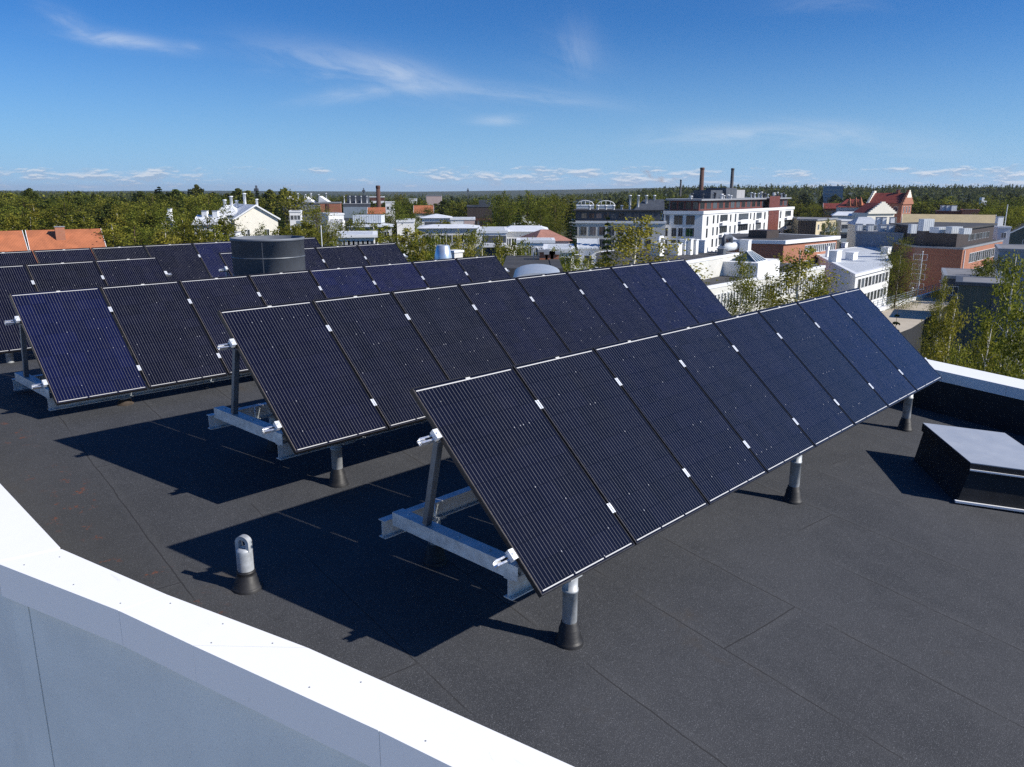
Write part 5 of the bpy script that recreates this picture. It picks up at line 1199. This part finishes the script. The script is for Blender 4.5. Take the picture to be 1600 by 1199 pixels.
def make_tree(kind, seed, H, n_leaf, leaf):
    """trunk and crown meshes, base at the origin"""
    rg = random.Random(seed); tb = MB(); lb = MB()
    lean = Vector((rg.uniform(-.03, .03), rg.uniform(-.03, .03), 0))*H
    if kind in ('birch', 'broad'):
        bole = .22 if kind == 'birch' else .2; RW = (.155 if kind == 'birch' else .30)*H
        n = 9; pts = [lean*((k/n)**1.5)+Vector((rg.uniform(-.01, .01)*H*(k/n), rg.uniform(-.01, .01)*H*(k/n), H*.97*k/n)) for k in range(n+1)]
        r0 = H*(.012 if kind == 'birch' else .018); tb.tube(pts, [r0*(1-.93*k/n)+.01 for k in range(n+1)], 8)
        def prof(f):    # crown half width by height fraction of the crown
            if kind == 'birch': return RW*(.55+.45*min(1, f/.3))*max(.12, 1-max(0, (f-.3)/.72)**2.1)**.6
            return RW*max(.05, 1-abs(2*f-.9)**2.4*.9)**.6
        ends = []
        nb = 34 if kind == 'birch' else 30
        for k in range(nb):
            f = (k+rg.random())/nb; z = H*(bole+(.96-bole)*f); base = pts[min(n, int(z/(H*.97)*n))].copy(); base.z = z-H*.03
            a = k*2.4+rg.uniform(-.5, .5); rad = prof(f)*rg.uniform(.55, 1.08)
            tip = Vector((base.x+math.cos(a)*rad, base.y+math.sin(a)*rad, z+rad*rg.uniform(-.25, .55)))
            mid = base.lerp(tip, .5)+Vector((0, 0, rad*.16)); tb.tube([base, mid, tip], [r0*.30*(1-f*.6), r0*.18*(1-f*.6), .006], 5)
            for q in (.45, .72, 1.0): ends.append((base.lerp(tip, q)+Vector((rg.gauss(0, .05)*rad, rg.gauss(0, .05)*rad, rg.gauss(0, .05)*rad+rad*.1)), rad*(.30 if kind == 'birch' else .34)+H*.012))
        ends.append((pts[-1], H*.02))
        wts = [max(.2, e[1])**1.6 for e in ends]; tot = sum(wts)
        for (p, r), wt in zip(ends, wts):
            k = int(n_leaf*wt/tot*rg.uniform(.45, 1.5)); droop = kind == 'birch'
            for _ in range(k):
                v = Vector((rg.gauss(0, .55), rg.gauss(0, .55), rg.gauss(0, .42)))
                if droop and rg.random() < .4: v.z -= abs(rg.gauss(0, .8))
                leaf_quad(lb, p+v*r, leaf, rg, .3)
        bark, lm = ('bark_birch', 'leaf_birch') if kind == 'birch' else ('bark', 'leaf_broad')
    elif kind == 'spruce':
        r0 = H*.014; tb.tube([(0, 0, 0), (0, 0, H*.98)], [r0, .02], 8)
        nl = 26
        for k in range(nl):
            f = k/nl; z = H*(.08+.9*f); rad = H*.17*(1-f)**.85*rg.uniform(.85, 1.1)+.15
            for q in range(7):
                a = q*.9+k*1.7+rg.uniform(-.2, .2); rr_ = rad*rg.uniform(.7, 1.05); tip = Vector((math.cos(a)*rr_, math.sin(a)*rr_, z-rr_*.28)); base = Vector((0, 0, z))
                if q < 4: tb.tube([base, tip], [.03+r0*.12*(1-f), .008], 4)
                m_ = max(1, int(n_leaf/nl/7*(1.5-f)))
                for _ in range(m_):
                    e = rg.random()**.6; leaf_quad(lb, base.lerp(tip, e)+Vector((rg.gauss(0, .09)*rad, rg.gauss(0, .09)*rad, rg.gauss(-.03, .05)*rad)), leaf, rg, .8)
        bark, lm = 'bark', 'leaf_dark'
    else:   # pine: bare bole, clumped top
        r0 = H*.013; n = 6; pts = [lean*(k/n)+Vector((0, 0, H*.96*k/n)) for k in range(n+1)]; tb.tube(pts, [r0*(1-.8*k/n) for k in range(n+1)], 8)
        for k in range(20):
            f = (k+.5)/20; z = H*(.42+.55*f); rad = H*.17*(math.sin(math.pi*(f*.8+.2)))*rg.uniform(.6, 1.1); a = k*2.4; base = lean*(z/H)+Vector((0, 0, z-.3)); tip = base+Vector((math.cos(a)*rad, math.sin(a)*rad, rad*.35))
            tb.tube([base, tip], [r0*.35*(1-f*.6), .015], 5)
            for c_, s_ in ((tip, .33), (base.lerp(tip, .6), .3)):
                for _ in range(n_leaf//40): leaf_quad(lb, c_+Vector((rg.gauss(0, .55), rg.gauss(0, .55), rg.gauss(0, .4)))*(rad*s_+.35), leaf, rg, .4)
        bark, lm = 'bark', 'leaf_pine'
    return tb.mesh('trunk', M[bark]), lb.mesh('crown', M[lm])
TREES = {}
def proto(kind, var, lod):
    key = (kind, var, lod)
    if key not in TREES:
        nl, sz = {'near': (13500, .105), 'mid': (9000, .18), 'far': (3000, .40)}[lod]
        if kind in ('spruce',): nl = int(nl*.9)
        TREES[key] = make_tree(kind, hash_seed(key), 18.0, nl, sz)
    return TREES[key]
def hash_seed(key): return sum(ord(ch)*(i+3) for i, ch in enumerate(str(key)))
tr = random.Random(11)
def plant(kind, x, y, H, label, group=None, lod='mid', wide=1.0, tint=None, var=None):
    zb = ground_z(x, y); tm, cm = proto(kind, tr.randrange(3) if var is None else var, lod)
    name = {'birch': 'birch_tree', 'broad': 'broadleaf_tree', 'spruce': 'spruce_tree', 'pine': 'pine_tree'}[kind]
    t = thing(name, label, 'tree', group=group, mtx=Matrix.Translation((x, y, zb-.1)) @ Matrix.Rotation(tr.uniform(0, 6.28), 4, 'Z') @ Matrix.Diagonal((H/18*wide, H/18*wide, H/18, 1)))
    link('trunk', tm, t); cr = link('crown', cm, t)
    k = tr.uniform(.8, 1.2); cr.color = tint or (k*tr.uniform(.92, 1.12), k, k*.95, 1); return t
def plant_px(kind, px, pyt, Y, label, wpx=None, **kw):
    P = at(px, pyt, Y); H = P.z-ground_z(P.x, P.y)
    nat = {'birch': .30, 'broad': .56, 'spruce': .33, 'pine': .34}[kind]*H
    if wpx and 'wide' not in kw: kw['wide'] = max(.42 if px == 1411 else .62 if kind == 'birch' else .6, (wpx*Y/F_PX)/nat*1.15)
    return plant(kind, P.x, P.y, H, label, **kw)
# named trees of the town: kind, column, top, distance, width, label
for a in (('broad', 493, 317, 165, 48, 'big round green tree in front of the white and dark apartments', 'mid'),
          ('broad', 563, 326, 180, 44, 'dark green round tree below the slate office'), ('broad', 624, 314, 185, 48, 'leafy green tree right of the red roof below the brick chimney'),
          ('broad', 668, 322, 240, 34, 'green tree in front of the pinkish tower block'), ('broad', 712, 326, 260, 30, 'small rounded tree left of the dark brown block'), ('broad', 642, 330, 230, 30, 'small tree between two orange roofs'),
          ('broad', 785, 297, 190, 46, 'tall dark tree right of the dark brown block'), ('broad', 822, 296, 185, 52, 'tall broad tree, largest of the grove above the white roofs'), ('broad', 866, 301, 200, 32, 'tall olive tree left of the dark spruce'), ('broad', 845, 318, 170, 36, 'bushy tree standing low in front of the tall grove'),
          ('spruce', 893, 303, 195, 30, 'pointed dark spruce left of the grey apartment wing'), ('spruce', 950, 325, 96, 26, 'dark spruce half hidden behind the tall birch'), ('spruce', 810, 320, 180, 26, 'dark spruce below the tall grove'),
          ('birch', 978, 330, 74, 150, 'tall yellow green birch in front of the grey apartment wing', 'near'), ('birch', 889, 377, 66, 80, 'thin birch with pale leaves left of the tall birch', 'near'), ('birch', 923, 396, 70, 34, 'low bushy birch between the thin and the tall birch', 'near'),
          ('birch', 1166, 382, 62, 56, 'slender birch in front of the white profiled wing', 'near'), ('birch', 1238, 378, 64, 125, 'wide birch hiding the slit windows of the white wing', 'near'), ('birch', 1283, 415, 66, 54, 'low birch at the right end of the slit windows', 'near'), ('birch', 1210, 420, 60, 40, 'short birch bush against the white wing', 'near'),
          ('broad', 1411, 363, 102, 54, 'dense tree beside the flagpoles and brick office', 'near'), ('spruce', 1404, 472, 52, 34, 'small young spruce at the edge of the sandy yard', 'near'), 
          ('birch', 1490, 446, 42, 62, 'birch with bright white trunk behind the right parapet', 'near'), ('birch', 1590, 378, 38, 110, 'large birch at the right edge behind the parapet', 'near'), ('birch', 1556, 486, 34, 60, 'bushy young birch in front of the large edge birch', 'near'), ('birch', 1618, 450, 32, 90, 'birch cut off by the right edge of the photo', 'near'), ('birch', 1500, 520, 36, 46, 'low birch at the foot of the dark green shed', 'near'),
          ('birch', 676, 352, 62, 44, 'young birch left of the silver cowl', 'near'), ('birch', 648, 362, 58, 40, 'young birch behind the end of the short panel row', 'near'), ('birch', 617, 362, 70, 44, 'young birch over the short panel row', 'near'), ('birch', 724, 352, 64, 42, 'young birch right of the silver cowl', 'near'), ('birch', 757, 372, 58, 40, 'young birch over the end of the third panel row', 'near'), ('birch', 786, 356, 66, 40, 'young birch left of the vaulted rooflight', 'near'), ('birch', 822, 372, 62, 46, 'young birch above the dark annex roof', 'near'), ('birch', 700, 362, 72, 34, 'thin young birch directly over the silver cowl', 'near'), ('birch', 855, 380, 70, 40, 'yellowish birch in front of the faded orange roof', 'near'),
          ('birch', 527, 366, 74, 46, 'low birch right of the thin white pole', 'near'), ('birch', 462, 345, 130, 34, 'slim birch left of the big round tree', 'mid'), ('birch', 404, 344, 110, 48, 'birch in front of the cream gable', 'near'), ('birch', 428, 352, 105, 34, 'small birch at the right end of the cream gable', 'near'), ('birch', 352, 335, 125, 44, 'bushy birch in front of the grey low house', 'mid'), ('birch', 378, 350, 100, 40, 'low birch left of the cream gable', 'near'),
          ('broad', 1272, 318, 330, 34, 'green tree right of the white apartment block'), ('broad', 1293, 340, 210, 12, 'narrow tree in front of the beige balconies'), ('birch', 1541, 398, 108, 34, 'small leafy tree against the brick office windows', 'mid'), ('broad', 1562, 396, 104, 26, 'round bush left of the blue grey wall', 'mid'), ('birch', 1476, 424, 70, 26, 'thin sapling left of the dark green shed', 'near')):
    kind, px, py, Y, wpx, lab = a[:6]; plant_px(kind, px, py, Y, lab, wpx, lod=a[6] if len(a) > 6 else 'mid', group='trees of the town')
# loose greenery between the middle buildings
for k, (px, py, Y, wd) in enumerate(((545, 340, 150, 40), (585, 345, 140, 46), (610, 336, 200, 40), (640, 352, 120, 50), (672, 358, 100, 46), (690, 340, 170, 30), (735, 356, 105, 44), (770, 345, 160, 36), (800, 372, 90, 44), (835, 352, 150, 30), (870, 384, 84, 40), (476, 340, 140, 40), (512, 352, 115, 36), (445, 350, 125, 40), (708, 372, 80, 40), (655, 384, 72, 40), (780, 386, 74, 44), (840, 398, 70, 36), (740, 388, 68, 40), (605, 374, 84, 38))):
    kd = 'birch' if k % 2 else 'broad'
    plant_px(kd, px, py, Y, {'birch': 'light yellow green birch among the low white buildings of the middle town', 'broad': 'rounded olive green tree among the low white buildings of the middle town'}[kd], wd*1.6, lod='near' if Y < 90 else 'mid', group='greenery among the middle buildings')
# the wood at left: rows of single trees
GW = 'trees of the wood at the left'
wl = {'birch': 'light green birch in the wood behind the panels at left', 'broad': 'rounded leafy tree in the wood behind the panels at left', 'pine': 'tall pine with clumped crown in the left wood', 'spruce': 'dark pointed spruce in the left wood'}
for Y, n, pyt, lod, kinds in ((128, 12, 346, 'mid', ('birch', 'birch', 'broad')), (150, 15, 333, 'mid', ('birch', 'broad', 'birch')), (180, 18, 322, 'mid', ('birch', 'broad', 'pine', 'broad')), (225, 22, 308, 'mid', ('broad', 'pine', 'spruce', 'broad')), (290, 26, 302.5, 'far', ('pine', 'pine', 'broad', 'spruce')), (370, 30, 299.5, 'far', ('pine', 'pine', 'spruce')), (470, 28, 303, 'far', ('pine', 'spruce', 'pine'))):
    for k in range(n):
        hi = 455 if Y > 210 else (330 if Y > 140 else 250)
        px = -70+(hi+70)*(k+.5)/n+tr.uniform(-11, 11)
        if Y < 140 and px < 175: continue
        if Y < 160 and px < 165 and False: continue
        py = pyt+tr.uniform(-11, 8)*(1 if Y < 400 else .4)+(4 if px < 230 and Y > 200 else 0)-(3 if 230 < px < 330 and Y > 200 else 0)
        kd = tr.choice(kinds); g_ = tr.uniform(.85, 1.45); plant_px(kd, px, py, Y, wl[kd], None, lod=lod, group=GW, wide=tr.uniform(.95, 1.35), tint=(g_*tr.uniform(.95, 1.12), g_, g_*.9, 1))
for px, py, Y, lab in ((258, 353, 118, 'leafy birch in front of the small pointed villa'), (310, 352, 112, 'leafy birch in front of the villa with two chimneys'), (335, 347, 120, 'broad birch between the two white villas'), (285, 346, 125, 'tall birch left of the villa with two chimneys')):
    plant_px('birch', px, py, Y, lab, 60, lod='mid', group='trees of the town')
plant_px('pine', 42, 289, 230, 'highest pine standing above the left wood', 34, lod='mid', group=GW); plant_px('spruce', 294, 291, 300, 'black green spruce pair breaking the skyline of the left wood', 14, lod='far', group=GW)
# tree belt between town and forest, and the right hand groves
GB = 'trees along the far edge of the town'
bl = {'broad': 'rounded green tree in the tree belt at the far edge of town', 'pine': 'pine in the tree belt at the far edge of town', 'spruce': 'dark spruce in the tree belt at the far edge of town', 'birch': 'birch in the tree belt at the far edge of town'}
for Y, n, lo, hi, pyt, kinds in ((360, 34, 430, 1010, 313, ('broad', 'broad', 'pine')), (520, 30, 430, 1000, 307, ('pine', 'broad', 'spruce')), (340, 9, 1240, 1360, 320, ('broad', 'pine')), (330, 18, 1425, 1610, 316, ('broad', 'broad', 'birch')), (440, 26, 1245, 1640, 309, ('broad', 'pine', 'spruce')), (560, 34, 980, 1640, 303.5, ('pine', 'spruce', 'pine', 'broad'))):
    for k in range(n):
        px = lo+(hi-lo)*(k+.5)/n+tr.uniform(-8, 8); kd = tr.choice(kinds)
        plant_px(kd, px, pyt+tr.uniform(-4, 5), Y, bl[kd], None, lod='far', group=GB, wide=tr.uniform(1.0, 1.4))
for px, py, wd in ((1545, 322, 34), (1566, 316, 40), (1592, 319, 44), (1530, 330, 26), (1612, 322, 40), (1578, 336, 40), (1605, 342, 36)):
    plant_px('broad', px, py, 230, 'bright yellow green tree of the sunlit grove at right', wd, lod='mid', group='trees of the bright grove at right', tint=(1.5, 1.45, 1.1, 1))
# far forest: one mass
def far_forest():
    b = MB(); rg = random.Random(5)
    for k in range(9500):
        y = 640*math.exp(rg.random()*1.6); kx = rg.uniform(-.80, .80); x = kx*y
        if y < 760 and -.25 < kx < .12: continue
        z = ground_z(x, y); H = rg.uniform(9, 14); r = H*rg.uniform(.14, .24); con = rg.random() < .72
        n = 9 if y < 1100 else 5
        for q in range(n):
            f = (q+rg.random())/n; zz = z+H*(.25+.75*f); rr_ = r*((1-f)*1.25+.12 if con else math.sin(math.pi*(.15+.8*f)))
            a = rg.uniform(0, 6.28); c_ = Vector((x+math.cos(a)*rr_*.5, y+math.sin(a)*rr_*.5, zz)); s = rr_*1.0+H*.03
            t1 = Vector((rg.gauss(0, 1), rg.gauss(0, 1), 0)).normalized(); up = Vector((rg.gauss(0, .3), rg.gauss(0, .3), 1)).normalized()
            b.add([c_-t1*s, c_+t1*s*.9-up*s*.2, c_+up*H*.17+t1*s*.1, c_-t1*s*.3+up*H*.10], [(0, 1, 2, 3)])
    o = b.build('far_forest', M['leaf_far']); tag(o, 'dark green conifer forest stretching to the horizon', 'forest', kind='stuff')
M['leaf_far'] = leaf_mat('forest_foliage', (.028, .042, .014), (.105, .115, .028), .25)
far_forest()

# pale smoke drifting from the small far chimney
def smoke():
    m = bpy.data.materials.new('smoke'); m.use_nodes = True; t = NT(m.node_tree); t.n.clear(); c = coord(t)
    d = t.m('MULTIPLY', t.ramp(t.noise(c, .11, 4, .6), .42, .7), .28)
    v = t.node('ShaderNodeVolumePrincipled', inp={'Color': (.9, .84, .84, 1), 'Density': d}); t.l.new(v.outputs[0], t.node('ShaderNodeOutputMaterial').inputs['Volume'])
    pts = [at(px, py, 800) for px, py in ((1063, 281), (1052, 279), (1040, 281), (1028, 280), (1018, 274), (1008, 269), (1000, 266))]
    b = MB(); b.tube(pts, [.8, 2.2, 3.2, 3.4, 3.2, 2.6, .8], 12); o = b.build('smoke_plume', m); tag(o, 'pale pinkish smoke trailing left from the small far chimney', 'smoke', kind='stuff')
smoke()

# the air over the town: even, very thin haze in one closed box
def haze():
    m = bpy.data.materials.new('haze'); m.use_nodes = True; t = NT(m.node_tree); t.n.clear()
    v = t.node('ShaderNodeVolumePrincipled', inp={'Color': (.80, .88, 1.0, 1), 'Density': .00005, 'Anisotropy': .2}); t.l.new(v.outputs[0], t.node('ShaderNodeOutputMaterial').inputs['Volume'])
    b = MB(); b.box((-24000, -400, GZ-1), (24000, 20500, 130)); o = b.build('haze', m); o['kind'] = 'stuff'; o['label'] = 'thin pale blue haze over the far forest and hills'
haze()
